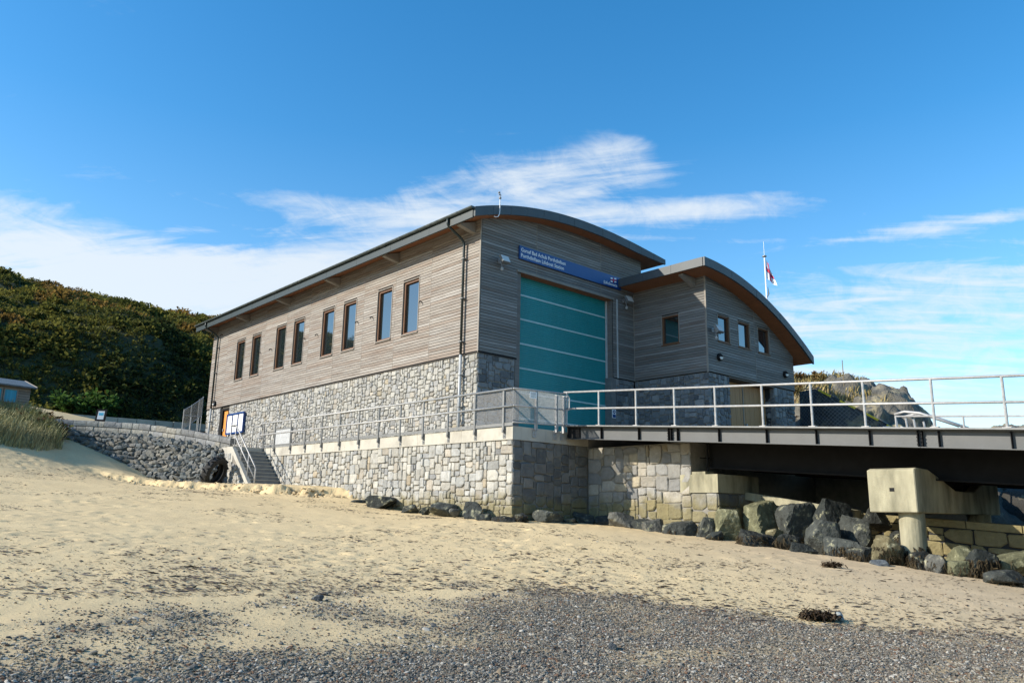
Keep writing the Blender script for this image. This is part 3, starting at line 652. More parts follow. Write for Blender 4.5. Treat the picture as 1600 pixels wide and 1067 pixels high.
# ------------------------------------------------------------------ sign and wall fittings
def text(body, size, x, z, y, mat, parent, width=None, name='lettering', bold=.0015):
    cu = bpy.data.curves.new(name, 'FONT'); cu.body = body; cu.size = size; cu.extrude = .003; cu.offset = bold; cu.resolution_u = 3
    t = bpy.data.objects.new('t', cu); COL.objects.link(t); dg = bpy.context.evaluated_depsgraph_get(); me = bpy.data.meshes.new_from_object(t.evaluated_get(dg)); bpy.data.objects.remove(t)
    co = np.empty(len(me.vertices)*3); me.vertices.foreach_get('co', co); co = co.reshape(-1, 3); k = 1
    if width: k = width/(co[:,0].max()-co[:,0].min())
    x0 = co[:,0].min(); out = np.stack([x+(co[:,0]-x0)*k, y-co[:,2]-.003, z+co[:,1]], -1); me.vertices.foreach_set('co', out.ravel().astype(np.float32)); me.materials.clear(); me.materials.append(mat); me.update()
    me.name = name
    return link(bpy.data.objects.new(name, me), parent)
def build_sign():
    e = empty('name_sign', (5.05, -.1, 7.28), 'long blue name board with white lettering above the teal shutter', 'sign')
    MB().box(1.92, 8.18, -.12, -.045, 7.28, 7.83).build('board', mBlue, e)
    text('Gorsaf Bad Achub Porthdinllaen', .225, 1.99, 7.595, -.122, mWhite, e, 2.56)
    text('Porthdinllaen Lifeboat Station', .225, 1.99, 7.365, -.122, mWhite, e, 2.46)
    text('Lifeboats', .2, 7.0, 7.355, -.122, mWhite, e, .9)
    fl = MB(); y = -.125
    def q(x0, x1, z0, z1, yy): return [(x0, yy, z0+.02*math.sin(9*x0)), (x1, yy, z0+.02*math.sin(9*x1)), (x1, yy, z1+.02*math.sin(9*x1)), (x0, yy, z1+.02*math.sin(9*x0))]
    for i in range(6): fl.add(q(7.46+i*.065, 7.46+(i+1)*.065, 7.53, 7.74, y), [(0,1,2,3)])
    f = fl.build('flag_emblem', mWhite, e)
    c = MB(); c.add(q(7.60, 7.71, 7.53, 7.74, y-.002), [(0,1,2,3)])
    for i in range(6): c.add(q(7.46+i*.065, 7.46+(i+1)*.065, 7.595, 7.68, y-.0025), [(0,1,2,3)])
    c.build('emblem_border', mBlue, f)
    c = MB(); c.add(q(7.63, 7.68, 7.53, 7.74, y-.005), [(0,1,2,3)])
    for i in range(6): c.add(q(7.46+i*.065, 7.46+(i+1)*.065, 7.615, 7.66, y-.0055), [(0,1,2,3)])
    c.build('emblem_cross', mRed, f)
build_sign()
def floodlight(p, out, label, lean=.5):
    p = Vector(p); out = Vector(out).normalized(); side = out.cross(Vector((0,0,1)))
    e = empty('floodlight', p, label, 'floodlight', 'floodlights on the boathouse walls')
    c = p+out*.34; fd = (out*math.cos(lean)+Vector((0,0,math.sin(lean)))).normalized(); up = side.cross(fd)
    h = MB(); h.obox(c-fd*.02, side*.21, fd*.05, up*.17); h.obox(c-fd*.10-up*.04, side*.15, fd*.05, up*.11); ho = h.build('housing', mSteelD, e)
    MB().obox(c+fd*.036, side*.185, fd*.008, up*.145).build('lens', mLampG, ho)
    b = MB(); b.tube([p, p+out*.16, c-fd*.14], .022, 6); b.obox(p+out*.012, side*.06, out*.012, Vector((0,0,.09))); b.build('bracket', mSteel, e)
    s = MB(); s.tube([p+out*.1-Vector((0,0,.05)), p+out*.16-Vector((0,0,.22)), p+out*.17-Vector((0,0,.30))], .012, 5); s.tube([p+out*.17-Vector((0,0,z)) for z in (.28,.31,.36,.42,.44)], [.02,.055,.06,.045,.01], 8); s.build('sensor', mSteel, e)
floodlight((.92, -.035, 6.95), (0,-1,0), 'pale floodlight on the timber front beside the left end of the blue sign')
floodlight((8.45, -.035, 6.86), (0,-1,0), 'floodlight below the right end of the blue sign, in the inner corner')
floodlight((9.55, -3.9, 5.05), (0,-1,0), 'floodlight on the annex front, overlapping its first window', .5)
def bulkhead(p, out, label):
    p = Vector(p); out = Vector(out); side = out.cross(Vector((0,0,1))); e = empty('bulkhead_lamp', p, label, 'lamp', 'round bulkhead lamps')
    m = MB(); n = 16; rings = [(.0,.17),(.07,.17),(.11,.13)]; vs = []
    for d, rr in rings: vs += [p+out*d+side*rr*math.cos(2*math.pi*k/n)+Vector((0,0,rr*math.sin(2*math.pi*k/n))) for k in range(n)]
    fs = [(i*n+k, i*n+(k+1) % n, (i+1)*n+(k+1) % n, (i+1)*n+k) for i in range(2) for k in range(n)]+[tuple(2*n+k for k in range(n))]
    m.add(vs, fs).build('housing', mBlack, e, fix=True)
    m = MB(); rings = [(.108,.115),(.14,.09),(.155,.03)]; vs = []
    for d, rr in rings: vs += [p+out*d+side*rr*math.cos(math.pi+math.pi*k/8)+Vector((0,0,rr*math.sin(math.pi+math.pi*k/8)-.005)) for k in range(9)]
    fs = [(i*9+k, i*9+k+1, (i+1)*9+k+1, (i+1)*9+k) for i in range(2) for k in range(8)]+[tuple(18+k for k in range(9))]
    m.add(vs, fs).build('diffuser', mLampG, e, fix=True)
bulkhead((9.97, -3.9, 3.94), (0,-1,0), 'round black lamp under the floodlight on the annex front')
bulkhead((15.45, -3.9, 3.93), (0,-1,0), 'round black lamp near the far low end of the annex front')
bulkhead((-.04, 24.72, 3.5), (-1,0,0), 'round black lamp above the orange side door beside the far downpipe')
def build_mast():
    e = empty('weather_mast', (.06, -.72, 8.3), 'thin white weather mast clipped to the boathouse roof edge', 'mast')
    m = MB(); m.tube([(.03,-.70,8.36), (.07,-.76,8.33), (.15,-.79,8.36), (.23,-.78,8.5), (.25,-.77,8.65), (.25,-.77,9.15)], .016, 6); m.build('pole', mWhite, e)
    m = MB(); m.tube([(.25,-.77,z) for z in (9.10,9.12,9.18,9.2)], [.02,.05,.05,.015], 8); m.tube([(.17,-.77,9.27), (.30,-.77,9.27)], .018, 6); m.tube([(.25,-.77,9.15), (.25,-.77,9.34)], .012, 5); m.tube([(.2,-.77,z) for z in (9.32,9.34,9.38,9.4)], [.02,.045,.04,.01], 8); m.build('sensor_head', mSteelD, e)
build_mast()
def build_noticeboard():
    e = empty('notice_board', (-.05, 21.4, 1.5), 'blue framed notice board with three white sheets on the stone side wall', 'notice board')
    y0, y1, z0, z1 = 20.15, 22.45, 1.50, 2.62
    b = MB(); b.box(-.10, -.03, y0, y1, z0, z1); b.build('back_panel', mBlue, e)
    f = MB(); f.box(-.16, -.10, y0-.02, y0+.04, z0-.03, z1+.03); f.box(-.16, -.10, y1-.04, y1+.02, z0-.03, z1+.03); f.box(-.16, -.10, y0+.06, y1-.06, z0-.03, z0+.05); f.box(-.16, -.10, y0+.06, y1-.06, z1-.05, z1+.03)
    for k in (1, 2): f.box(-.155, -.10, y0+(y1-y0)*k/3-.022, y0+(y1-y0)*k/3+.022, z0+.05, z1-.05)
    f.build('frame', mBlue, e)
    for k in range(3): MB().box(-.115, -.101, y0+(y1-y0)*k/3+.05, y0+(y1-y0)*(k+1)/3-.05, z0+.08, z1-.08).build('sheet', mWhite, e)
build_noticeboard()
def build_blue_notice():
    e = empty('safety_notice', (7.72, -.02, 1.48), 'small blue and white mandatory notice on the grey panel beside the shutter', 'sign')
    MB().box(7.60, 7.84, -.02, -.004, 1.46, 1.84).build('plate', mWhite, e)
    MB().box(7.62, 7.82, -.024, -.02, 1.48, 1.62).build('text_panel', mBlue, e)
    n = 16; m = MB(); m.add([(7.72+.085*math.cos(2*math.pi*k/n), -.0235, 1.73+.085*math.sin(2*math.pi*k/n)) for k in range(n)], [tuple(range(n))]); m.build('blue_disc', mBlue, e, fix=True)
    m = MB(); m.add([(7.72+.032*math.cos(2*math.pi*k/n), -.025, 1.73+.032*math.sin(2*math.pi*k/n)) for k in range(n)], [tuple(range(n))]); m.build('disc_symbol', mWhite, e, fix=True)
build_blue_notice()

# ------------------------------------------------------------------ terrace beside the boathouse
XT = -2.25; YT = -4.47; YE = 12.55
def zt(y): return -.05+.0088*(y+4.5)
TER = empty('terrace', (-1.1, 4, -3), 'pale rubble stone terrace wall with concrete band along the boathouse side', 'terrace wall')
cdist = lambda P: (lambda q: (Vector(P((q[0]+q[2])/2, (q[1]+q[3])/2, 0))-CAMP).length)
def build_terrace():
    r = random.Random(33)
    sl_ = lambda u, v: v+.0088*(u+4.5)*min(1, max(0, (v+3.1)/2.66)); b = MB(); b.add([(x_, y_, z_) for y_ in (YT+.035, YE-.05) for x_, z_ in ((XT+.035, -3.6), (0, -3.6), (0, -.47+.0088*(y_+4.5)), (XT+.035, -.47+.0088*(y_+4.5)))], [(0,1,2,3), (7,6,5,4), (0,4,5,1), (1,5,6,2), (2,6,7,3), (3,7,4,0)]); b.box(0, 1.3, YT+.036, -.2, -3.6, -.47)
    bk = b.build('wall_backing', mMortar, TER, fix=True)
    PL = lambda u, v, d: (XT+.035-d, u, sl_(u, v)); PF = lambda u, v, d: (u, YT+.035-d, v)
    rc = [q for q in pack(YT+.0, YE-.05, -3.1, -.44, .09, (2,3,3,4,4,5,6), (2,2,3,3,4,4), r) if q[3] > gz(XT, (q[0]+q[2])/2)-.15]
    lay_stones(rc, PL, bk, mStone, PAL_PALE, r, 240, cdist(PL), flip=True, dmin=.03, dmax=.07)
    rc = [q for q in pack(XT+.0, 1.06, -3.2, -.44, .11, (3,3,4,4,5,6), (2,3,3,4), r)]
    lay_stones(rc, PF, bk, mStone, PAL_END_SHADE, r, 60, lambda q: q[0], dmin=.03, dmax=.065)
    # concrete band in lengths, floor behind it
    y = YT
    while y < YE-.1:
        e = min(y+2.43, YE); m = MB(); a, c = y+.004, e-.004
        x0, x1 = XT-.045, XT+.3
        vs = [(x0,a,zt(a)-.40), (x1,a,zt(a)-.40), (x1,a,zt(a)), (x0,a,zt(a)), (x0,c,zt(c)-.40), (x1,c,zt(c)-.40), (x1,c,zt(c)), (x0,c,zt(c))]
        if y == YT: vs = [(vx, vy-.04 if vy < YT+.1 else vy, vz) for vx, vy, vz in vs]
        m.add(vs, [(0,1,2,3), (7,6,5,4), (0,4,5,1), (1,5,6,2), (2,6,7,3), (3,7,4,0)]).build('concrete_band', mConc, TER, fix=True); y = e
    for a, c in ((XT+.304, -.9), (-.892, .06), (.068, 1.06)): MB().box(a, c, YT-.038, YT+.3, -.45, -.052).build('concrete_band', mConc, TER)
    f = MB(); f.add([(XT+.3, YT+.3, -.07), (1.06, YT+.3, -.07), (1.06, 0, -.04), (0, 0, -.04), (0, YE, zt(YE)-.02), (XT+.3, YE, zt(YE)-.02)], [(0,1,2,3,4,5)]); f.build('floor', mConc, TER)
build_terrace()

# railings -----------------------------------------------------------------
PY = [12.5,11.37,9.82,8.49,7.07,5.64,4.2,2.82,1.41,.02,-1.37,-2.76,-4.13]
def build_terrace_rail():
    e = empty('terrace_railing', (XT, 4, 0), 'galvanised tubular railing along the top of the terrace wall', 'railing')
    x = XT-.10
    first = None
    for y in PY:
        z = zt(y)
        if first is None:
            m = MB(); m.box(x-.02, x+.02, y-.036, y+.036, z-.10, z+1.10); m.box(x-.035, x+.05, y-.03, y+.03, z-.19, z-.10); m.box(XT-.058, XT-.046, y-.06, y+.06, z-.36, z-.06); m.tube([(XT-.05, y, z-.29), (XT-.085, y, z-.29)], .018, 6)
            first = m.build('post', mSteelD, e); f0 = Vector((0, y, z))
        else: dup(first, Vector((0, y, z))-f0)
    y0, y1 = YT-.08, 12.9
    for h, nm in ((1.12, 'top_rail'), (.60, 'mid_rail')):
        m = MB(); m.tube([(x-.02, y0, zt(y0)+h), (x-.02, y1-.15, zt(y1)+h), (x-.02, y1, zt(y1)+h-.1)] if h > 1 else [(x-.02, y0, zt(y0)+h), (x-.02, y1-.1, zt(y1)+h)], .034, 8); m.build(nm, mSteel, e, smooth=True)
    m = MB(); m.tube([(x-.02, y1, zt(y1)+1.03), (x-.02, y1, zt(y1)+.68), (x-.02, y1-.1, zt(y1)+.60)], .026, 8); m.build('end_loop', mSteel, e, smooth=True)
    m = MB(); m.bar((x+.01, y0, zt(y0)+.06), (x+.01, 12.6, zt(12.6)+.06), .012, .10); m.build('toe_plate', mSteelD, e)
    # fine-wire mesh in every bay, louvred bars in the last two bays
    m = MB(); yy = y0
    for k in range(31):
        h = .14+k*.031
        m.bar((x+.035, -2.74, zt(-2.7)+h), (x+.035, y0+.03, zt(y0)+h), .006, .008)
    m.build('louvre_infill', mSteel, e)
    m = MB()
    for k in range(5):
        h = .2+k*.2; m.bar((x+.035, 12.4, zt(12.4)+h), (x+.035, -2.78, zt(-2.78)+h), .002, .003)
    m.build('wire_infill', mSteelD, e)
    # return across the end of the terrace
    g = empty('mesh_gate', (-1.1, YT, 0), 'mesh panelled railing across the shaded terrace end with a white notice', 'railing')
    y = YT-.12
    for h, nm in ((1.12, 'top_rail'), (.60, 'mid_rail'), (.10, 'bottom_rail')):
        m = MB(); m.tube([(XT-.12, y, h-.05), (0.0, y, h+.05)], .026, 8); m.build(nm, mSteel, g, smooth=True)
    for xx in (-1.42, -.52, -.02 - .18):
        m = MB(); m.box(xx-.035, xx-.015, y-.05, y+.03, -.12, 1.08); m.box(xx+.015, xx+.035, y-.05, y+.03, -.12, 1.08); m.box(xx-.075, xx+.075, YT-.075, YT-.039, -.34, -.06); m.tube([(xx, YT-.07, -.22), (xx, YT-.11, -.22)], .03, 6)
        for z in (.2, .45, .75, 1.0): m.box(xx-.05, xx+.05, y-.035, y-.02, z, z+.04)
        m.build('post', mSteel, g)
    m = MB()
    for k in range(74):
        xx = XT-.1+k*.0305; m.bar((xx, y+.03, .12), (xx, y+.03, 1.1), .007, .007, up=(1,0,0))
    m.build('bar_infill', mSteel, g)
    MB().box(-1.74, -1.44, y-.062, y-.055, .84, 1.04).build('white_notice', mWhite, g)
    n = MB()
    for z in (1.01, .98, .95, .91, .88): n.box(-1.71, -1.47, y-.064, y-.0625, z-.007, z+.005)
    n.build('notice_print', mSteelD, g)
    m = MB(); pts = [(.0,y,1.10), (.06,y,1.08), (.08,y,1.02), (.08,y,.72), (.06,y,.66), (.0,y,.64)]; m.tube(pts, .022, 7); m.build('end_loop', mSteel, g, smooth=True)
build_terrace_rail()

# steps down to the sand -----------------------------------------------------
def build_steps():
    e = empty('beach_steps', (-3, 11, -1.6), 'dark concrete steps going down from the terrace end to the sand', 'steps')
    x0, x1 = -3.62, XT-.05
    for k in range(11):
        y = 12.5-.2*k; z = zt(12.5)-.02-.165*(k+1)
        st = MB().box(x0, x1, y-.205, y+.01 if k else y, z-.5, z).build('step', mConcD, e); MB().box(x0+.003, x1-.003, y-.225, y-.15, z-.02, z+.006).build('nosing', mConc, st)
    MB().box(-3.72, XT-.05, 12.505, 13.9, -2, zt(12.5)-.01).build('landing', mConc, e)
    s = MB(); a = (12.5, zt(12.5)-.03); bpt = (10.2, a[1]-1.9)
    vs = []
    for xx in (-3.78, -3.625): vs += [(xx, 12.6, a[1]), (xx, 12.5, a[1]), (xx, bpt[0], bpt[1]), (xx, bpt[0], bpt[1]-.25), (xx, 12.5, a[1]-.28), (xx, 12.6, a[1]-.28)]
    s.add(vs, [(0,1,2,3,4,5), (6,7,8,9,10,11)]+[(i, (i+1) % 6, 6+(i+1) % 6, 6+i) for i in range(6)]).build('stringer', mConc, e, fix=True)
    r = random.Random(9)
    m = MB(); m.add([(-3.7, 13.9, -2.2), (-3.7, 10.2, -2.2), (-3.7, 12.5, -.2), (-3.7, 13.9, -.2)], [(0,1,2,3)]); bk = m.build('side_wall', mMortar, e)
    P = lambda u, v, d: (-3.7-d, u, v)
    rc = [q for q in pack(10.2, 13.9, -2.2, -.2, .1, (2,3,3,4), (2,2,3), r) if q[3] < -.2-(12.55-q[0])*.825-.02 or q[0] > 12.55]
    lay_stones(rc, P, bk, mStone, PAL_PALE, r, 300, cdist(P), flip=True)
    h = empty('step_handrail', (-3.7, 11, -1.5), 'galvanised double handrail down the open side of the beach steps', 'handrail')
    sl = lambda y: zt(12.5)-(12.5-y)*.825 if y < 12.5 else zt(12.5)
    X = -3.68
    for d, nm in ((.95, 'top_rail'), (.48, 'mid_rail')):
        m = MB(); m.tube([(X+.12 if d < .9 else X+.3, 13.2, sl(13)+d), (X, 13.1, sl(13)+d), (X, 12.55, sl(12.55)+d), (X, 10.15, sl(10.15)+d)]+([(X, 10.1, sl(10.15)+d-.12), (X, 10.1, sl(10.1)-.1)] if d > .9 else []), .031, 8); m.build(nm, mSteel, h, smooth=True)
    for y in (13.05, 12.5, 11.7, 10.9): m = MB(); m.tube([(X, y, sl(y)-.35), (X, y, sl(y)+.95)], .023, 8); m.build('post', mSteel, h, smooth=True)
    m = MB(); m.tube([(-2.5, 13.4, zt(13)-.1), (-2.5, 13.4, zt(13)+.95), (-2.4, 13.3, zt(13)+1.02), (-2.1, 12.95, zt(13)+1.02)], .022, 7); m.tube([(-2.5, 13.4, zt(13)+.5), (-2.1, 12.95, zt(13)+.5)], .02, 7); m.build('wall_rail', mSteel, h, smooth=True)
build_steps()

# ------------------------------------------------------------------ slipway bridge
def zd(y): return .16+.0745*(y+4.49)
DY0, DY1, XR = -4.55, -40., 9.0
def sbar(m, x0, x1, y0, y1, a, b, col=None):   # box that follows the slope; a,b offsets from deck level
    vs = []
    for y in (y0, y1): vs += [(x0,y,zd(y)+a), (x1,y,zd(y)+a), (x1,y,zd(y)+b), (x0,y,zd(y)+b)]
    m.add(vs, [(0,3,2,1), (4,5,6,7), (0,1,5,4), (1,2,6,5), (2,3,7,6), (3,0,4,7)], col); return m
PD = [-4.62,-5.98,-7.42,-8.78,-10.1,-11.48,-12.78,-14.04,-15.5,-16.85,-18.2,-19.55,-20.9,-22.25,-23.6]
def build_slipway():
    e = empty('slipway_bridge', (4.5, -14, -.6), 'grey steel slipway bridge sloping down from the boathouse shutter', 'slipway')
    sbar(MB(), -.17, XR+.12, DY0, DY1, -.035, 0).build('deck_plate', mSteelD, e)
    splice = [-8.55, -15.15]
    ys = [DY0, -8.55, -15.15, -21.7, -28.3, -34.8, DY1]
    for a, b in zip(ys[:-1], ys[1:]):
        m = MB(); sbar(m, .05, .065, a-.006, b+.006, -.41, -.036); sbar(m, -.05, .16, a-.006, b+.006, -.43, -.411); sbar(m, -.06, .17, a-.006, b+.006, -.06, -.037); m.build('edge_girder', mGirder, e, fix=True)
        m = MB(); sbar(m, XR-.02, XR, a-.006, b+.006, -.41, -.036); sbar(m, XR-.12, XR+.08, a-.006, b+.006, -.43, -.411); m.build('edge_girder', mGirder, e, fix=True)
    first = None
    for y in PD:
        if first is None:
            m = MB(); sbar(m, -.045, .048, y-.035, y-.02, -.41, -.06); m.box(-.09, .048, y-.06, y+.06, zd(y)-.036, zd(y)+.012); first = m.build('stiffener', mBlack, e, fix=True); f0 = Vector((0, y, zd(y)))
        else: dup(first, Vector((0, y, zd(y)))-f0)
    for y in splice:
        for dy in (-.05, .04):
            m = MB(); sbar(m, -.04, .048, y+dy, y+dy+.012, -.41, -.06)
            for k in range(4): m.box(-.052, -.038, y+dy-.01, y+dy+.02, zd(y)-.12-.08*k-.015, zd(y)-.12-.08*k+.015)
            m.build('splice_plate', mBlack, e, fix=True)
    m = MB(); sbar(m, .0, .049, DY0-.55, DY0-.01, -.40, -.06); m.build('end_plate', mBlack, e, fix=True)
    for x in (1.7, 4.3, 6.9):
        m = MB(); sbar(m, x-.02, x+.02, -8.7, DY1, -1.05, -.036); sbar(m, x-.2, x+.2, -8.7, DY1, -1.09, -1.051); m.build('main_girder', mBlack, e, fix=True)
    y = -5.6
    while y > -36:
        m = MB(); sbar(m, .07, XR-.03, y-.06, y+.06, -.36, -.037); m.build('cross_beam', mBlack, e, fix=True); y -= 1.36
    for y in (-8.9,): MB().box(8.55, 9.1, -13.3, -7.0, -4.6, -1.0).build('rear_blocker', mConcD, e)  # added blocker: shuts out far-side light so the space under the deck stays dark
    # lamp under the deck
    l = MB(); z = zd(-12.8)
    l.box(2.4, 2.7, -13.5, -12.3, z-.52, z-.42); lo = l.build('lamp_body', mConcD, e)
    # near railing
    g = empty('slipway_railing', (-.08, -14, -.4), 'bright galvanised railing along the near edge of the slipway bridge', 'railing')
    first = None
    for y in PD:
        if first is None:
            m = MB(); m.tube([(-.08, y, zd(y)+.01), (-.08, y+.0, zd(y)+1.06)], .030, 8); m.box(-.14, -.02, y-.085, y+.085, zd(y)+.004, zd(y)+.02); first = m.build('post', mSteel, g, smooth=False); f0 = Vector((0, y, zd(y)))
        else: dup(first, Vector((0, y, zd(y)))-f0)
    for h, nm in ((1.06, 'top_rail'), (.53, 'mid_rail')):
        m = MB(); y0 = DY0+.05 if h > 1 else DY0-.05; m.tube([(-.08, y0, zd(y0)+h), (-.08, -24, zd(-24)+h)], .029, 8); m.build(nm, mSteel, g, smooth=True)
    # far railing with a sloping stair frame
    g = empty('far_railing', (XR, -14, -.4), 'low railing on the far edge of the slipway bridge against the sky', 'railing')
    first = None; y = -11.2
    while y > -24:
        if first is None: m = MB(); m.tube([(XR, y, zd(y)), (XR, y, zd(y)+1.12)], .03, 8); first = m.build('post', mSteel, g); f0 = Vector((0, y, zd(y)))
        else: dup(first, Vector((0, y, zd(y)))-f0)
        y -= 2.05
    for h, nm in ((1.12, 'top_rail'), (.55, 'mid_rail')): m = MB(); m.tube([(XR, -11.2, zd(-11.2)+h), (XR, -24, zd(-24)+h)], .027, 8); m.build(nm, mSteel, g, smooth=True)
    k = empty('access_stair', (10.8, -11.4, .4), 'white metal access stair frame standing beyond the slipway deck', 'stair')
    for xx in (10.6, 11.5):
        m = MB(); m.tube([(xx, -10.55, 1.05), (xx, -10.9, 1.12), (xx, -11.4, 1.03), (xx, -12.6, .5)], .05, 8); m.build('handrail', mSteel, k, smooth=True)
        m = MB(); m.bar((xx, -10.7, .55), (xx, -12.7, -.3), .05, .16); m.build('stringer', mPipeL, k)
        for y in (-10.7, -11.3, -11.9): m = MB(); m.tube([(xx, y, -.4), (xx, y+.12, 1.0-(-10.9-y)*.42 if y < -11 else 1.0)], .035, 6); m.build('baluster', mSteel, k)
    for q in range(6): MB().box(10.62, 11.48, -10.9-q*.3, -10.65-q*.3, .45-q*.128, .49-q*.128).build('tread', mSteelD, k)
build_slipway()

# abutment, pier and the old block wall under the bridge ---------------------------------
def build_abutment():
    r = random.Random(14); e = empty('slipway_abutment', (3, -6.8, -3.5), 'stone faced abutment under the shore end of the slipway bridge', 'abutment')
    XA = 1.06
    m = MB(); m.box(XA+.035, 8.6, -8.45, YT-.0, -4.2, -.50); m.box(XA+.036, 3.2, -9.30, -8.451, -4.2, -1.96)
    MB().box(XA+.01, 9.15, YT-.03, .3, -.6, .09).build('apron', mConcD, e)
    bk = m.build('wall_backing', mMortar, e)
    P = lambda u, v, d: (XA+.035-d, u, v)
    rc = pack(-8.46, YT-.02, -3.4, -.52, .115, (3,3,4,4,5,6), (2,3,3,3,4), r, )+pack(-9.32, -8.46, -3.5, -1.98, .115, (3,4,4), (3,3,4), r)
    lay_stones(rc, P, bk, mStone, PAL_PIER, r, 240, cdist(P), flip=True, dmin=.025, dmax=.06)
    P2 = lambda u, v, d: (u, -9.30-d, v)
    lay_stones(pack(XA+.02, 3.2, -3.5, -1.98, .12, (3,4,5), (3,3,4), r), P2, bk, mStone, PAL_SHADE, r, 0, name='end_stone')
    P3 = lambda u, v, d: (u, -8.45-d, v)
    MB().box(XA-.02, 3.2, -9.36, -8.10, -1.95, -1.44).build('concrete_block', mConcSea, e)
    MB().box(XA-.0, 1.5, -8.95, -8.5, -1.439, -1.36).build('block_ledge', mConcSea, e)
    m = MB(); m.tube([(1.5, -8.75, -1.4), (1.5, -8.75, -.5)], .03, 6); m.tube([(1.35, -8.6, -.95), (1.8, -8.9, -.95)], .02, 6); m.build('hanger_bracket', mBlack, e)
build_abutment()
def build_pier():
    e = empty('bridge_pier', (2.8, -14.4, -3.8), 'cast concrete pier with dipped crosshead on a round column under the bridge', 'pier')
    y0, y1 = -14.86, -13.82
    prof = [(.27,-2.44), (.27,-1.50), (.42,-1.46), (1.1,-1.47), (1.95,-1.68), (2.75,-1.90), (4.0,-1.90), (4.7,-1.68), (5.4,-1.47), (5.9,-1.46), (5.9,-2.44)]
    n = len(prof); vs = [(x, y0, z) for x, z in prof]+[(x, y1, z) for x, z in prof]
    m = MB(); m.add(vs, [tuple(range(n)), tuple(n+i for i in range(n))[::-1]]+[(i, n+i, n+(i+1) % n, (i+1) % n) for i in range(n)])
    o = m.build('crosshead', mConcSea, e, fix=True); bv = o.modifiers.new('b', 'BEVEL'); bv.width = .02; bv.segments = 1
    MB().box(.262, .275, -14.40, -14.30, -1.98, -1.90).build('drain_hole', mBlack, o)
    for x in (.72, 5.2):
        m = MB(); m.tube([(x, -14.55, -4.3), (x, -14.55, -2.44)], .27, 24); m.build('column', mConcSea, e, smooth=False)
    for x in (1.7, 4.3):
        MB().box(x-.25, x+.25, -14.6, -14.1, -1.9 if x > 4 else -1.75, zd(-14.3)-1.09).build('bearing', mBlack, e)
    wrack(e, (.72, -14.55), .27, -3.95, -3.15, 900, 'seaweed_fringe')
def wrack(parent, c, rad, z0, z1, n, name, r=None):
    """hanging fronds round an upright"""
    R_ = np.random.RandomState(int(abs(c[0])*100)+n); a = R_.uniform(0, 2*np.pi, n); z = z0+(z1-z0)*R_.uniform(0, 1, n)**1.6; l = R_.uniform(.12, .32, n); w = R_.uniform(.008, .02, n)
    rr = rad+R_.uniform(.005, .03, n); V = []; 
    for k, (dr, dz) in enumerate(((0, 0), (.05, -.5), (.05, -1.0))):
        for s in (-1, 1):
            aa = a+s*w/rad*(1-.3*k)+k*R_.uniform(-.12, .12, n)*.5
            V.append(np.stack([c[0]+(rr+dr*R_.uniform(.3, 1.2, n))*np.cos(aa), c[1]+(rr+dr)*np.sin(aa), z+dz*l], -1))
    V = np.stack(V, 1).reshape(-1, 3); b = (np.arange(n)*6)[:,None]; Fq = np.concatenate([b+np.array([[0,1,3,2]]), b+np.array([[2,3,5,4]])])
    col = np.repeat(np.array([.035,.028,.016])*R_.uniform(.4, 1.5, (n, 1)), 6, 0)
    return tag(npmesh(name, V, Fq, col, mWrack, parent), kind='stuff')
build_pier()
def build_blockwall():
    r = random.Random(3); e = empty('block_wall', (2.9, -13, -3.5), 'old squared block wall with stone coping running under the slipway bridge', 'wall')
    X = 2.82; f = lambda y: -2.43+.066*(y+12.25)
    m = MB(); vs = []
    for y in (-9.4, -26): vs += [(X+.04,y,f(y)-2.4), (X+1.2,y,f(y)-2.4), (X+1.2,y,f(y)-.1), (X+.04,y,f(y)-.1)]
    m.add(vs, [(0,3,2,1), (4,5,6,7), (0,1,5,4), (1,2,6,5), (2,3,7,6), (3,0,4,7)]); bk = m.build('wall_backing', mDark, e, fix=True)
    y = -9.4
    while y > -25:
        w = r.uniform(.7, 1.25); m = MB(); vs = []
        for yy in (y-.012, y-w+.012): vs += [(X-.03,yy,f(yy)-.17), (X+.7,yy,f(yy)-.17), (X+.7,yy,f(yy)), (X-.03,yy,f(yy))]
        k = r.uniform(.85, 1.1); m.add(vs, [(0,3,2,1), (4,5,6,7), (0,1,5,4), (1,2,6,5), (2,3,7,6), (3,0,4,7)], (.34*k,.29*k,.19*k)).build('coping_stone', mStone, e, fix=True); y -= w
    P = lambda u, v, d: (X+.04-d, u, f(u)+v)
    rc = []; v = -.19
    for row in range(5):
        h = r.choice((.26, .34, .40)); u = -9.4+r.uniform(0, .3)
        while u > -25:
            w = r.uniform(.35, .85)
            if r.random() < .3 and h > .3: rc += [(u-w, v-h, u, v-h*.52), (u-w, v-h*.52, u, v)]
            else: rc.append((u-w, v-h, u, v))
            u -= w
        v -= h
    lay_stones(rc, P, bk, mStone, [((.28,.255,.19),4),((.24,.225,.19),3),((.31,.26,.17),2)], r, 150, cdist(P), flip=True, name='block', joint=.016, dmin=.05, dmax=.09)
    b = MB(); vs = []
    for y in (-9.1, -12.5): vs += [(2.45,y,-1.87+.152*(y+9.16)-.22), (2.85,y,-1.87+.152*(y+9.16)-.22), (2.85,y,-1.87+.152*(y+9.16)), (2.45,y,-1.87+.152*(y+9.16))]
    b.add(vs, [(0,3,2,1), (4,5,6,7), (0,1,5,4), (1,2,6,5), (2,3,7,6), (3,0,4,7)]); e2 = b.build('concrete_beam', mConcSea, None, fix=True); tag(e2, 'long sloping concrete beam lying on the old wall behind the boulder pile', 'beam')
build_blockwall()

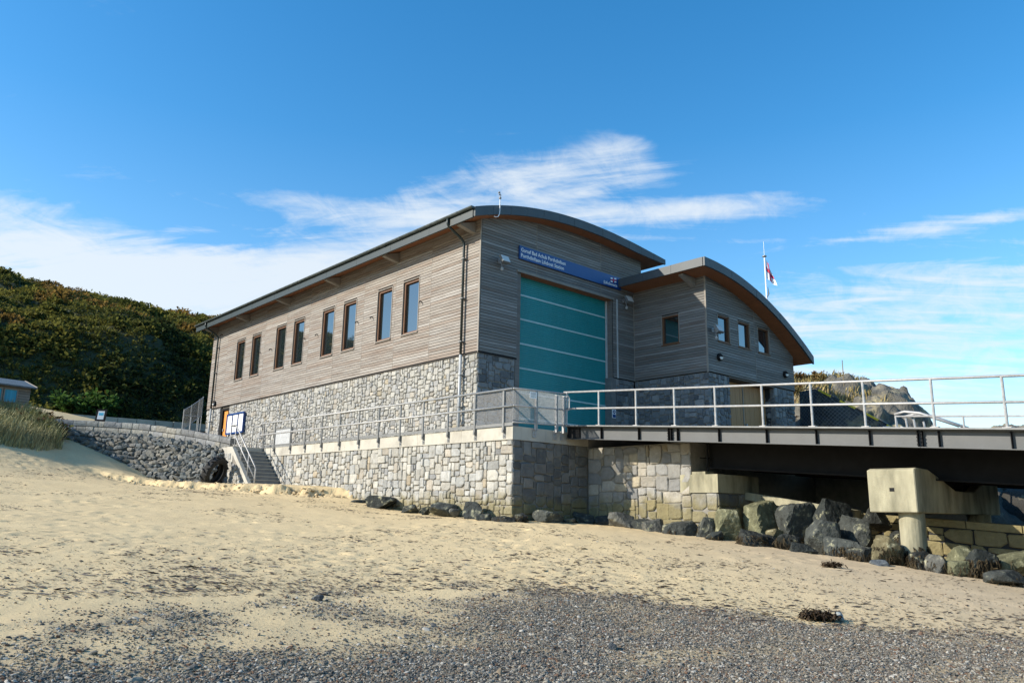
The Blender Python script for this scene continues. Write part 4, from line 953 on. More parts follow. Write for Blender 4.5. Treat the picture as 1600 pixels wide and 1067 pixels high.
# ------------------------------------------------------------------ sea wall with rubble slope
PATH = [Vector(q) for q in ((-3.45,13.55,.52), (-4.5,15.5,.90), (-5.85,17.9,1.25), (-7.4,19.5,1.38), (-9.0,20.7,1.43), (-11.5,22.2,1.5))]
def path(t):
    n = len(PATH)-1; t = max(0, min(n-1e-6, t)); i = int(t); f = t-i
    p0, p1, p2, p3 = PATH[max(i-1,0)], PATH[i], PATH[i+1], PATH[min(i+2,n)]
    q = .5*((2*p1)+(p2-p0)*f+(2*p0-5*p1+4*p2-p3)*f*f+(3*p1-p0-3*p2+p3)*f**3)
    d = .5*((p2-p0)+2*(2*p0-5*p1+4*p2-p3)*f+3*(3*p1-p0-3*p2+p3)*f*f)
    d.z = 0; d.normalize(); return q, d, Vector((-d.y, d.x, 0))*1   # point, tangent, outward (towards the sand)
def rockgeo(sx, sy, sz, r, n=2, planes=9, rough=.06):
    """angular boulder: a sphere of directions cut by random planes"""
    bm = bmesh.new()
    if n == 0: bmesh.ops.create_cube(bm, size=2); bmesh.ops.subdivide_edges(bm, edges=bm.edges, cuts=1, use_grid_fill=True)
    else: bmesh.ops.create_icosphere(bm, subdivisions=n+1, radius=1)
    pl = []
    for k in range(planes):
        z = r.uniform(-1, 1); a = r.uniform(0, 2*math.pi); s = math.sqrt(1-z*z); pl.append((Vector((s*math.cos(a), s*math.sin(a), z)), r.uniform(.5, .85)))
    for k in ((1,0,0),(-1,0,0),(0,1,0),(0,-1,0),(0,0,1),(0,0,-1)): pl.append((Vector(k), r.uniform(.85, 1)))
    vs = []
    for v in bm.verts:
        d = v.co.normalized(); rad = 1.25
        for nn, dist in pl:
            c = nn.dot(d)
            if c > .05: rad = min(rad, dist/c)
        rad *= 1+r.uniform(-rough, rough)*.5
        vs.append(Vector((d.x*rad*sx, d.y*rad*sy, d.z*rad*sz)))
    fs = [tuple(v.index for v in f.verts) for f in bm.faces] if bm.verts.index_update() is None else []
    bm.free(); return vs, fs
def build_seawall():
    r = random.Random(77); e = empty('sea_wall', (-6, 17.5, -1), 'curved sea wall of squared coping stones over a rough rubble slope', 'sea wall')
    T = 4.7; N = 60
    m = MB(); vs = []; fs = []
    for i in range(N+1):
        q, d, o = path(T*i/N); o2 = o
        for off, z in ((-.45, q.z-.03), (-.02, q.z-.03), (-.02, q.z-.56), (.25, q.z-.75), (1.15, -1.4), (1.6, -2.6)): p = q+o2*off; vs.append((p.x, p.y, z))
    for i in range(N):
        for k in range(5): a = i*6+k; fs.append((a, a+1, a+7, a+6))
    m.add(vs, fs); bk = m.build('wall_backing', M('rubble_mortar', (.06,.06,.055), .95, .3, 5, bump=.5, bscale=20), e, fix=True)
    # arc length
    L = [0]; pr = path(0)[0]
    for i in range(1, 401): q = path(T*i/400)[0]; L.append(L[-1]+(q-pr).length); pr = q
    def tl(s): return float(np.interp(s, L, np.linspace(0, T, 401)))
    tot = L[-1]; zlo = 0
    for row, (h0, h1) in enumerate(((-.56, -.27), (-.27, .0))):
        s = r.uniform(0, .3)-.3 if row else 0
        while s < tot-.1:
            w = r.choice((.34, .45, .55, .62, .3)); a, b = max(0, s)+.012, min(tot, s+w)-.012
            if b-a < .1: s += w; continue
            vs = []; dpt = r.uniform(0, .035); j1, j2 = r.uniform(-.015, .015), r.uniform(-.015, .02)
            top = h1+(j2 if row else -.012)
            for u in (a, b):
                q, d, o = path(tl(u)); 
                for off, z in ((-.44 if row else -.2, h0+.01), (.02+dpt, h0+.01), (.035+dpt, (h0+h1)/2), (.02+dpt, top-.02), (-.02, top), (-.44 if row else -.2, top)): p = q+o*off; vs.append((p.x, p.y, q.z+z))
            k = r.uniform(.8, 1.2); c = r.choice(((.30,.28,.235), (.27,.265,.24), (.225,.225,.22)))
            MB().add(vs, [(0,1,2,3,4,5), (11,10,9,8,7,6)]+[(i, 6+i, 6+(i+1) % 6, (i+1) % 6) for i in range(6)], tuple(q_*k for q_ in c)).build('coping_stone', mRubble, e, fix=True); s += w
    cnt = 0; rows = 15
    for row in range(rows):
        s = r.uniform(0, .3)
        while s < tot:
            f = (row+.5+r.uniform(-.25, .25))/rows; q, d, o = path(tl(s))
            off = .02+1.32*f; z = float(np.interp(off, [-.02, .25, 1.15, 1.6], [q.z-.56, q.z-.75, -1.4, -2.6]))+.03; p = q+o*off
            w = r.uniform(.13, .29); hh = r.uniform(.08, .16)
            if z > gz(p.x+o.x*.1, p.y+o.y*.1)-.22 and p.x > -11:
                vs, fs = rockgeo(w, r.uniform(.10, .17), hh, r, 0, 5, .1)
                ang = math.atan2(d.y, d.x)+r.uniform(-.35, .35); rm = Matrix.Rotation(ang, 3, 'Z') @ Matrix.Rotation(r.uniform(-.5, .5), 3, 'Y') @ Matrix.Rotation(r.uniform(-.4, .4), 3, 'X')
                c = r.choice(((.15,.16,.155), (.19,.19,.175), (.115,.13,.13), (.22,.205,.17), (.17,.165,.14))); k = r.uniform(.6, 1.05)
                MB().add([rm @ v + Vector((p.x, p.y, z)) for v in vs], fs, tuple(a_*k for a_ in c)).build('rubble_stone', mRubble, e) if cnt < 300 else REST.add([rm @ v + Vector((p.x, p.y, z)) for v in vs], fs, tuple(a_*k for a_ in c))
                cnt += 1
            s += w*r.uniform(1.2, 1.6)
    if REST.v: tag(REST.build('rubble_infill', mRubble, e), kind='stuff')
REST = MB()
build_seawall()
def build_tyre():
    # tractor tyre leaning on the wall
    R1, R2, n = .70, .36, 44; m = MB(); ax = Vector((.50, -.72, -.30)).normalized(); up = Vector((.1, -.2, 1)); s = ax.cross(up).normalized(); up = s.cross(ax).normalized()
    c = Vector((-4.55, 12.3, -1.12)); vs = []; prof = [(R2+.08, -.13), (R1-.12, -.17), (R1-.03, -.15), (R1, -.11), (R1, .11), (R1-.03, .15), (R1-.12, .17), (R2+.08, .13), (R2+.12, .09), (R1-.08, .08), (R1-.08, -.08), (R2+.12, -.09)]
    k = len(prof)
    for i in range(n):
        a = 2*math.pi*i/n
        for rr, t in prof: vs.append(c+(s*math.cos(a)+up*math.sin(a))*rr+ax*t)
    fs = [(i*k+j, i*k+(j+1) % k, ((i+1) % n)*k+(j+1) % k, ((i+1) % n)*k+j) for i in range(n) for j in range(k)]
    e = empty('tractor_tyre', c-Vector((0,0,.5)), 'large black tractor tyre leaning on the rubble sea wall beside the steps', 'tyre')
    m.add(vs, fs).build('carcass', mRubber, e, smooth=False, fix=True)
    first = True
    for i in range(26):
        a = 2*math.pi*i/26; b = a+.16; d = 1 if i % 2 else -1; p = c+(s*math.cos(a)+up*math.sin(a))*(R1+.02)+ax*.02*d; q = c+(s*math.cos(b)+up*math.sin(b))*(R1+.01)+ax*.17*d
        m = MB(); m.bar(p, q, .05, .06, up=(s*math.cos(a)+up*math.sin(a))); m.build('tread_lug', mRubber, e)
build_tyre()

# ------------------------------------------------------------------ boulders
DARK = (.032,.038,.036); MID = (.058,.064,.058); LICH = (.13,.13,.075); PALE = (.095,.096,.085); YEL = (.14,.12,.065); BLK = (.03,.033,.03)
G1 = 'small rocks along the terrace wall'; G2 = 'boulders piled under the slipway bridge'; G3 = 'rocks at the foot of the abutment'
BO = [  # x, y, z, width, height, colour, seaweed fronds, group, label
(-2.6,3.4,-2.43,.61,.28,DARK,0,G1,'low dark rock at the sand cliff end of the terrace wall base'),
(-2.75,1.89,-2.38,1.03,.40,DARK,0,G1,'widest dark angular rock lying against the sunlit terrace wall'),
(-2.6,.15,-2.56,.51,.21,MID,0,G1,'flat grey rock, third from the sand cliff along the terrace wall'),
(-2.6,-.78,-2.59,.33,.21,DARK,0,G1,'little dark rock, fourth from the sand cliff along the terrace wall'),
(-2.75,-1.8,-2.54,.77,.36,MID,0,G1,'two-toned grey rock, fifth from the sand cliff along the terrace wall'),
(-2.9,-2.58,-2.65,.27,.20,PALE,0,G1,'smallest pale pointed stone in front of the terrace wall'),
(-2.7,-3.29,-2.58,.54,.42,DARK,0,G1,'tall dark blocky rock near the sunlit terrace corner'),
(-2.9,-3.97,-2.73,.49,.17,MID,0,G1,'flat greenish slab lying before the tall dark rock near the terrace corner'),
(-2.7,-4.62,-2.8,.59,.22,BLK,60,G1,'low weedy black rock right at the terrace corner'),
(-2.34,-5.0,-2.78,.41,.26,BLK,60,G3,'black rock just round the terrace corner in shade'),
(-1.4,-5.1,-2.81,.72,.38,MID,0,G3,'rounded grey boulder standing before the shaded terrace end wall'),
(-.53,-5.1,-2.86,.39,.17,PALE,0,G3,'small pale rock between two boulders before the shaded terrace end'),
(.4,-4.9,-2.76,.56,.36,MID,0,G3,'sloping grey boulder deep in shade near the inner wall corner'),
(.55,-5.66,-2.78,.51,.27,DARK,0,G3,'dark rock in the shaded inner corner beside the abutment'),
(.4,-6.47,-2.81,.68,.49,PALE,0,G3,'pale streaked boulder where light first strikes the abutment wall'),
(.5,-7.13,-2.94,.49,.34,DARK,0,G3,'dark rock tucked behind two others at the sunlit abutment'),
(.3,-7.71,-2.99,.55,.40,PALE,0,G3,'cracked boulder half in shade at the middle of the sunlit abutment'),
(.3,-8.52,-3.07,.81,.46,MID,30,G3,'wide wedge of grey rock at the foot of the abutment'),
(.5,-9.2,-3.04,.49,.63,MID,20,G3,'tall narrow boulder leaning on the abutment corner'),
(.1,-9.76,-3.17,.40,.30,DARK,120,G3,'small seaweed-skirted rock just outside the abutment corner'),
(.9,-9.83,-2.84,.79,.66,LICH,0,G2,'yellow-green boulder next to the abutment corner'),
(1.5,-10.49,-2.72,1.17,.79,LICH,0,G2,'largest boulder, mottled with pale lichen, beside the yellow-green one'),
(.1,-10.98,-3.25,.84,.45,BLK,420,G2,'low boulder covered in black seaweed in front of the largest boulder'),
(.8,-11.2,-3.04,.43,.26,YEL,0,G2,'small yellowish rounded rock wedged among dark boulders'),
(1.5,-11.44,-2.78,.83,.77,MID,0,G2,'upright grey boulder between the largest boulder and the dark slanted slab'),
(1.9,-12.19,-2.67,.89,.76,DARK,0,G2,'dark green slanted slab on top of the pile'),
(.5,-12.41,-3.1,.80,.74,MID,0,G2,'big flat-faced green boulder at the front centre of the pile'),
(1.3,-13.09,-2.94,.84,.84,MID,0,G2,'tall domed grey boulder nearest the concrete crosshead'),
(.3,-11.7,-3.25,.63,.38,BLK,300,G2,'weedy dark rock left of the big flat-faced green boulder'),
(-.2,-12.41,-3.34,.54,.24,DARK,0,G2,'flat green rock lying lowest in front of the pile'),
(.3,-13.16,-3.35,.83,.45,MID,160,G2,'broad low boulder fringed with weed below the tall domed one'),
(-.1,-13.71,-3.45,.54,.34,BLK,220,G2,'dark weedy lump in front of the pile near the column'),
(.1,-14.18,-3.36,.59,.62,YEL,160,G2,'yellow-topped weedy boulder right beside the round column'),
(-.5,-14.3,-3.54,.33,.16,(.095,.11,.125),0,G2,'small smooth blue-grey stone on the sand before the round column'),
(.2,-14.96,-3.52,.52,.44,BLK,300,G2,'seaweed-draped boulder just past the round column'),
(-.1,-15.33,-3.53,.40,.37,PALE,40,G2,'pale pointed boulder second past the round column'),
(1.0,-15.57,-3.38,.80,.33,LICH,0,G2,'long flat lichen-yellow slab below the block wall'),
(.1,-15.67,-3.58,.53,.29,LICH,60,G2,'greenish rock in front of the long flat slab'),
(.3,-16.03,-3.51,.63,.55,DARK,380,G2,'big weed-hung boulder near the frame edge under the block wall'),
(.9,-16.36,-3.44,.71,.34,LICH,40,G2,'mossy yellow boulder at the frame edge below the block wall'),
(-.3,-16.57,-3.69,.69,.25,MID,30,G2,'flat grey rock lowest on the sand at the frame edge'),
(2.2,-13.16,-2.62,.64,.48,BLK,0,G2,'dark rock in shade behind the tall domed boulder'),
(1.6,-13.88,-3.16,.45,.45,BLK,60,G2,'shaded rock filling the gap behind the round column'),
]
def build_boulders():
    for i, (x, y, z, w, h, c, sw, grp, lab) in enumerate(BO):
        r = random.Random(100+i); vs, fs = rockgeo(w*.62, w*r.uniform(.48, .6), h*.70, r, 3, 7, .03)
        # crags: layered noise along the surface
        V = np.array([tuple(v) for v in vs]); o = i*3.7
        nz = fbm(V[:,0]*5/w+o+V[:,2]*3/w, V[:,1]*5/w+V[:,2]*4/w+o, i, 4)-.5; V *= (1+.12*nz)[:,None]
        # long axis across the view
        rm = np.array(Matrix.Rotation(R(-42)+r.uniform(-.4, .4), 3, 'Z') @ Matrix.Rotation(r.uniform(-.25, .25), 3, 'Y')); V = V @ rm.T+np.array([x, y, z])
        e = None
        kc = r.uniform(.85, 1.15); col = tuple(q*kc for q in c)
        if sw:
            e = empty('boulder', (x, y, z-h*.5), lab, 'boulder', grp)
            o_ = MB().add([tuple(v) for v in V], fs, col).build('rock', mRock, e)
        else:
            me = MB().add([tuple(v-np.array([x, y, z])) for v in V], fs, col).build('boulder', mRock); me.location = (x, y, z); tag(me, lab, 'boulder', grp)
        if sw:
            R_ = np.random.RandomState(i); n = sw*3; k = R_.randint(0, len(V), n); P = V[k]; d = P-np.array([x, y, z-.05]); d /= np.linalg.norm(d, axis=1)[:,None]
            keep = P[:,2] < z+h*(.28 if c != BLK else .45); P, d = P[keep], d[keep]; n = len(P); t = np.cross(d, R_.normal(size=(n, 3))); t /= np.linalg.norm(t, axis=1)[:,None]; l = R_.uniform(.07, .2, n)[:,None]; ww = R_.uniform(.008, .022, n)[:,None]
            pts = []
            for kk in range(3):
                q = P+d*(.015+.03*kk*R_.uniform(.3, 1, (n, 1)))+np.array([0, 0, -1])*l*kk*.5+R_.normal(size=(n, 3))*.012*kk
                for s in (-1, 1): pts.append(q+t*ww*s*(1-.25*kk))
            VV = np.stack(pts, 1).reshape(-1, 3); b = (np.arange(n)*6)[:,None]; Fq = np.concatenate([b+np.array([[0,1,3,2]]), b+np.array([[2,3,5,4]])])
            cc = np.repeat(np.array([.04,.03,.016])*R_.uniform(.35, 1.6, (n, 1)), 6, 0); tag(npmesh('seaweed', VV, Fq, cc, mWrack, e), kind='stuff')
build_boulders()
def clump(name, x, y, w, n, lab, stone=False):
    z = gz(x, y); e = empty(name, (x, y, z), lab, 'seaweed', 'seaweed clumps on the sand'); R_ = np.random.RandomState(int(abs(x*91)))
    P = np.stack([x+R_.normal(size=n)*w*.3*.74, y-R_.normal(size=n)*w*.3*.67, z+np.abs(R_.normal(size=n))*w*.09+.01], -1); P[:,1] += (P[:,0]-x)*-.6
    t = R_.normal(size=(n, 3)); t[:,2] *= .35; t /= np.linalg.norm(t, axis=1)[:,None]; s = np.cross(t, [0, 0, 1.]); s /= np.linalg.norm(s, axis=1)[:,None]; l = R_.uniform(.03, .1, n)[:,None]; ww = R_.uniform(.005, .014, n)[:,None]
    pts = []
    for k in range(3):
        for q in (-1, 1): pts.append(P+t*l*(k-1)+s*ww*q+np.array([0, 0, 1.])*(.03*(k == 1)))
    VV = np.stack(pts, 1).reshape(-1, 3); b = (np.arange(n)*6)[:,None]; Fq = np.concatenate([b+np.array([[0,1,3,2]]), b+np.array([[2,3,5,4]])])
    npmesh('fronds', VV, Fq, np.repeat(np.array([.045,.03,.017])*R_.uniform(.4, 1.6, (n, 1)), 6, 0), mWrack, e)
clump('seaweed_clump', -7.50, -16.36, .38, 420, 'dark brown seaweed clump beside a grey stone on the open sand')
clump('seaweed_clump', -2.42, -14.15, .30, 220, 'small seaweed clump alone on the sand before the boulder pile')
def one_rock(x, y, w, h, c, lab, seed):
    r = random.Random(seed); vs, fs = rockgeo(w*.55, w*.45, h*.6, r, 2, 9, .05); o = MB().add(vs, fs, c).build('beach_stone', mRock); o.location = (x, y, gz(x, y)+h*.25); tag(o, lab, 'stone', 'loose stones on the beach')
one_rock(-7.24, -16.52, .15, .13, (.30,.33,.33), 'grey stone touching the seaweed clump on the open sand', 1)
one_rock(-11.2, -15.9, .12, .10, (.06,.07,.08), 'dark stone alone in the shingle near the bottom centre', 2)
one_rock(-12.9, -12.6, .14, .08, (.07,.075,.08), 'dark stone on the patchy shingle at the dune side', 3)

# ------------------------------------------------------------------ shingle and flotsam
def build_shingle():
    n = 1000000; x = NP.uniform(-22, -3.5, n); y = NP.uniform(-20.5, -7, n)
    d = np.hypot(x-CAMP.x, y-CAMP.y); rel = (x-CAMP.x)*F.x+(y-CAMP.y)*F.y; lat = (x-CAMP.x)*RT.x+(y-CAMP.y)*RT.y
    inview = (rel > 2.5) & (np.abs(lat) < rel*.72+.8)
    pd = pebble_density(x, y); keep = inview & (NP.uniform(0, 1, n) < pd**1.4*np.clip(8.5/d, .25, 1.3)+.012*np.clip(1.6-d*.06, 0, 1)); x, y, d = x[keep], y[keep], d[keep]
    z = ground(x, y)+((fbm(x*.5, y*.5, 1, 3)-.5)*.06+(fbm(x*2.1, y*1.6, 2, 4)-.5)*.03+(fbm(x*6, y*6, 5, 3)-.5)*.02); n = len(x)
    print('pebbles', n)
    me = bpy.data.meshes.new('shingle'); me.vertices.add(n); me.vertices.foreach_set('co', np.stack([x, y, z+.004], -1).astype(np.float32).ravel())
    s = np.exp(NP.normal(-5.05, .46, n)); s = np.clip(s, .003, .04)
    rot = NP.uniform(0, 6.28, (n, 3)); rot[:,:2] = NP.normal(0, .35, (n, 2)); sc = np.stack([s*NP.uniform(.9, 1.7, n), s, s*NP.uniform(.35, .7, n)], -1)
    for nm, a in (('rot', rot), ('scl', sc)): at = me.attributes.new(nm, 'FLOAT_VECTOR', 'POINT'); at.data.foreach_set('vector', a.astype(np.float32).ravel())
    o = bpy.data.objects.new('shingle', me); COL.objects.link(o); tag(o, 'grey shingle bank spread over the sand', 'shingle', kind='stuff')
    m = bpy.data.materials.new('pebbles'); m.use_nodes = True; nt = m.node_tree; b = nt.nodes['Principled BSDF']; b.inputs['Roughness'].default_value = .9; b.inputs['Specular IOR Level'].default_value = .15
    oi = nt.nodes.new('ShaderNodeObjectInfo'); cr = nt.nodes.new('ShaderNodeValToRGB'); cr.color_ramp.interpolation = 'CONSTANT'; nt.links.new(oi.outputs['Random'], cr.inputs[0]); nt.links.new(cr.outputs[0], b.inputs['Base Color'])
    cols = [(0.129,0.120,0.103), (0.181,0.168,0.142), (0.077,0.074,0.065), (0.249,0.228,0.185), (0.159,0.138,0.107), (0.215,0.168,0.116), (0.370,0.348,0.301), (0.146,0.090,0.060), (0.107,0.106,0.099), (0.284,0.254,0.202)]
    el = cr.color_ramp.elements; el[0].color = (*cols[0], 1); el[1].position = .1; el[1].color = (*cols[1], 1)
    for i, c in enumerate(cols[2:]): e_ = el.new(.2+.1*i); e_.color = (*c, 1)
    g = bpy.data.node_groups.new('scatter', 'GeometryNodeTree'); g.interface.new_socket('Geometry', in_out='INPUT', socket_type='NodeSocketGeometry'); g.interface.new_socket('Geometry', in_out='OUTPUT', socket_type='NodeSocketGeometry')
    N, L = g.nodes, g.links; gi = N.new('NodeGroupInput'); go = N.new('NodeGroupOutput'); ico = N.new('GeometryNodeMeshIcoSphere'); ico.inputs['Radius'].default_value = 1; ico.inputs['Subdivisions'].default_value = 2
    sp = N.new('GeometryNodeSetPosition'); nz = N.new('ShaderNodeTexNoise'); nz.inputs['Scale'].default_value = 1.3
    sub = N.new('ShaderNodeVectorMath'); sub.operation = 'MULTIPLY_ADD'; sub.inputs[1].default_value = (.9,.9,.9); sub.inputs[2].default_value = (-.45,-.45,-.45); L.new(nz.outputs['Color'], sub.inputs[0]); L.new(ico.outputs[0], sp.inputs[0]); L.new(sub.outputs[0], sp.inputs['Offset'])
    sm = N.new('GeometryNodeSetMaterial'); sm.inputs['Material'].default_value = m; L.new(sp.outputs[0], sm.inputs[0])
    ip = N.new('GeometryNodeInstanceOnPoints'); L.new(gi.outputs[0], ip.inputs['Points']); L.new(sm.outputs[0], ip.inputs['Instance'])
    for nm, sk in (('rot', 'Rotation'), ('scl', 'Scale')):
        a = N.new('GeometryNodeInputNamedAttribute'); a.data_type = 'FLOAT_VECTOR'; a.inputs[0].default_value = nm
        if sk == 'Rotation':
            e2 = N.new('FunctionNodeEulerToRotation'); L.new(a.outputs[0], e2.inputs[0]); L.new(e2.outputs[0], ip.inputs[sk])
        else: L.new(a.outputs[0], ip.inputs[sk])
    L.new(ip.outputs[0], go.inputs[0]); md = o.modifiers.new('scatter', 'NODES'); md.node_group = g
build_shingle()
def build_flakes():
    n = 230000; x = NP.uniform(-18, 2, n); y = NP.uniform(-18.5, 14, n)
    k = fbm(x*.45, y*.45, 51, 4); k2 = fbm(x*1.5, y*1.5, 57, 3); s = -pline(x, y, PB); near = np.exp(-np.clip(-s, 0, 20)/1.6)
    pr = np.clip((k-.43)*2.2, 0, 1)*np.clip((k2-.35)*2.5, 0, 1)*.75+near*.55; wet = np.clip((x+6)/6, 0, 1)*np.clip((-y-7)/4, 0, 1); pr *= 1-.8*wet
    keep = (NP.uniform(0, 1, n) < pr) & (x < XT-.3+9*(y < -9)) & (s < .6); x, y = x[keep], y[keep]; n = len(x)
    z = ground(x, y)+((fbm(x*.5, y*.5, 1, 3)-.5)*.06+(fbm(x*2.1, y*1.6, 2, 4)-.5)*.03+(fbm(x*6, y*6, 5, 3)-.5)*.02)+.008
    a = NP.normal(R(-42), .45, n); l = np.exp(NP.normal(-3.65, .55, n)); l = np.clip(l, .01, .11); w = l*NP.uniform(.12, .3, n)+.004
    t = np.stack([np.cos(a), np.sin(a), NP.normal(0, .12, n)], -1); q = np.stack([-np.sin(a), np.cos(a), NP.normal(0, .2, n)], -1); P = np.stack([x, y, z], -1)
    V = np.stack([P-t*l[:,None], P-q*w[:,None], P+t*l[:,None], P+q*w[:,None], P+np.array([0, 0, 1.])*(w*.45)[:,None]], 1).reshape(-1, 3); b = (np.arange(n)*5)[:,None]
    Fq = np.concatenate([b+np.array([[i, (i+1) % 4, 4]]) for i in range(4)])
    c = np.repeat(np.where(NP.uniform(0, 1, (n, 1)) < .8, np.array([[.06,.042,.026]]), np.array([[.22,.18,.13]]))*NP.uniform(.5, 1.5, (n, 1)), 5, 0)
    o = npmesh('flotsam_flakes', V, Fq, c, mFlake); tag(o, 'dry seaweed flakes scattered over the sand', 'seaweed', kind='stuff')
build_flakes()
def build_clods():
    # crumbled sand below the little cliff
    MS = M('sand_clod', None, .95, .2, 8, bump=.4, bscale=40, spec=.15); V = []; Fq = []; C_ = []; r = random.Random(4); base = 0
    for k in range(300):
        i = r.randrange(len(SC)-1); f = r.random(); p = SC[i]*(1-f)+SC[i+1]*f; t = SC[i+1]-SC[i]; t = t/np.hypot(*t); d = r.gauss(-.12, .16); x, y = p[0]-t[1]*d, p[1]+t[0]*d
        if x < -8.6 or x > XT-.2: continue
        w = math.exp(r.gauss(-3.0, .4)); vs, fs = rockgeo(w, w*r.uniform(.6, 1), w*r.uniform(.5, .9), r, 0, 5, .15); z = gz(x, y)+w*.2
        a = r.uniform(0, 6.28); ca, sa = math.cos(a), math.sin(a); V += [(x+v.x*ca-v.y*sa, y+v.x*sa+v.y*ca, z+v.z) for v in vs]; Fq += [tuple(q+base for q in f_) for f_ in fs]; k_ = r.uniform(.75, 1.05); C_ += [(.50*k_,.385*k_,.23*k_)]*len(vs); base += len(vs)
    o = npmesh('sand_clods', np.array(V), np.array(Fq), np.array(C_), MS); tag(o, 'crumbled sand lumps along the little sand cliff', 'sand', kind='stuff')
build_clods()

# ------------------------------------------------------------------ hill behind, road, dune
def hill_h(x, y):
    b = np.clip((y-33.5-.12*np.clip(-x-2, 0, 60)*0)/10, 0, 1); b = b*b*(3-2*b)
    top = 17.0*np.clip((y-33)/44, 0, 1)**.8
    ridge = .3*np.clip((-x+10)/40, -.6, 1)
    mound = .95*np.abs(fbm(x*.32, y*.32, 66, 3)-.5)*2+.7*vnoise(x*.75, y*.75, 68)
    h = 2.2+4.2*b+top*.86+(mound-.6)*b+ridge*np.clip((y-36)/30, 0, 1)+(fbm(x*.11, y*.11, 61, 4)-.5)*3.2*b
    h = np.where(y > 78, h-(y-78)*.12, h)
    return h*np.clip((46-x)/16, 0, 1)+2*np.clip((x-30)/16, 0, 1)
def build_hill():
    xs = np.linspace(-130, 60, 130); ys = np.linspace(29, 120, 90); X, Y = np.meshgrid(xs, ys); Z = hill_h(X, Y); Z = np.where(Y < 33.2, np.minimum(Z, 2.25), Z)
    nx, ny = len(xs), len(ys); i = (np.arange(ny-1)[:,None]*nx+np.arange(nx-1)[None]).ravel(); o = npmesh('hill', np.stack([X, Y, Z], -1).reshape(-1, 3), np.stack([i, i+1, i+nx+1, i+nx], -1), np.ones((nx*ny, 3)), mHill, smooth=True); tag(o, kind='structure')
    n = 34000; x = np.r_[NP.uniform(-34, 22, n), NP.uniform(-125, -34, 5000)]; y = np.r_[33.6+NP.uniform(0, 1, n)**1.25*50, NP.uniform(34, 84, 5000)]; n = len(x); z = hill_h(x, y); K = 13
    size = NP.uniform(.22, .45, n)*(1+.5*(fbm(x*.3, y*.3, 71, 3) > .6)); tone = fbm(x*.13, y*.13, 81, 4)+NP.normal(0, .07, n); lowv = np.clip((z-4)/9, 0, 1)
    g0 = np.array([.075,.085,.021]); g1 = np.array([.16,.15,.033]); br = np.array([.24,.14,.04]); dk = np.array([.04,.055,.018])
    t = np.clip((tone-.38)/.24, 0, 1)[:,None]; c = g0*(1-t)+g1*t; c = np.where((fbm(x*.2+9, y*.2, 91, 4) > .60)[:,None] & (lowv > .3)[:,None], br*.75+c*.25, c); c = np.where((tone < .36)[:,None], dk, c)
    leafy(x, y, z, size, c, K, 'bracken', mLeaf, 'dense green and bronze bracken covering the hill behind the road', 'bracken')
def leafy(x, y, z, size, c, K, name, mat, label, cat, up=.55):
    n = len(x); th = NP.uniform(0, 2*np.pi, (n, K)); el = NP.uniform(.05, 1.25, (n, K)); l = size[:,None]*NP.uniform(.45, 1.1, (n, K))
    d = np.stack([np.cos(th)*np.cos(el), np.sin(th)*np.cos(el), np.sin(el)], -1); base = np.stack([x, y, z], -1)[:,None]+d*(size[:,None,None]*NP.uniform(.0, .55, (n, K, 1)))+NP.normal(0, .12, (n, K, 3))*size[:,None,None]
    side = np.stack([-np.sin(th), np.cos(th), NP.uniform(-.5, .5, (n, K))], -1); w = l*NP.uniform(.13, .24, (n, K))
    mid = base+d*l[...,None]*.55+np.array([0, 0, .06])*l[...,None]; tip = base+d*l[...,None]-np.array([0, 0, .28])*l[...,None]
    V = np.stack([base, mid-side*w[...,None], tip, mid+side*w[...,None]], 2).reshape(-1, 3); Fq = (np.arange(n*K)*4)[:,None]+np.array([[0,1,2,3]])
    cc = np.repeat((c[:,None]*NP.uniform(.6, 1.5, (n, K, 1))).reshape(-1, 3), 4, 0)
    o = npmesh(name, V, Fq, cc, mat); tag(o, label, cat, kind='stuff'); return o
build_hill()
def build_road():
    m = MB(); m.add([(-14,21.8,1.02), (-9.1,21.2,.98), (-7.5,20.0,.93), (-5.9,18.4,.80), (-4.6,16,.45), (-3.4,13.6,.02), (-.02,13.6,.10), (0,26,.75), (.0,29,1.6), (8,31.5,2.2), (8,33.5,2.3), (-14,33.5,2.2)], [tuple(range(12))])
    o = m.build('road', mRoad, None); tag(o, kind='structure')
    bm = bmesh.new(); bm.from_mesh(o.data); bmesh.ops.triangulate(bm, faces=bm.faces); bm.to_mesh(o.data); bm.free()
    # low concrete kerb wall in lengths along the hill foot
    e = empty('kerb_wall', (-3, 33, 2.1), 'low pale concrete retaining wall along the foot of the bracken hill', 'wall')
    x = -9.0; k = 0
    while x < 4.6: MB().box(x+.02, x+1.16, 33.0+.02*(k % 2), 33.35, 1.9, 2.95+.012*(x+9)).build('wall_panel', mConc, e); x += 1.18; k += 1
build_road()
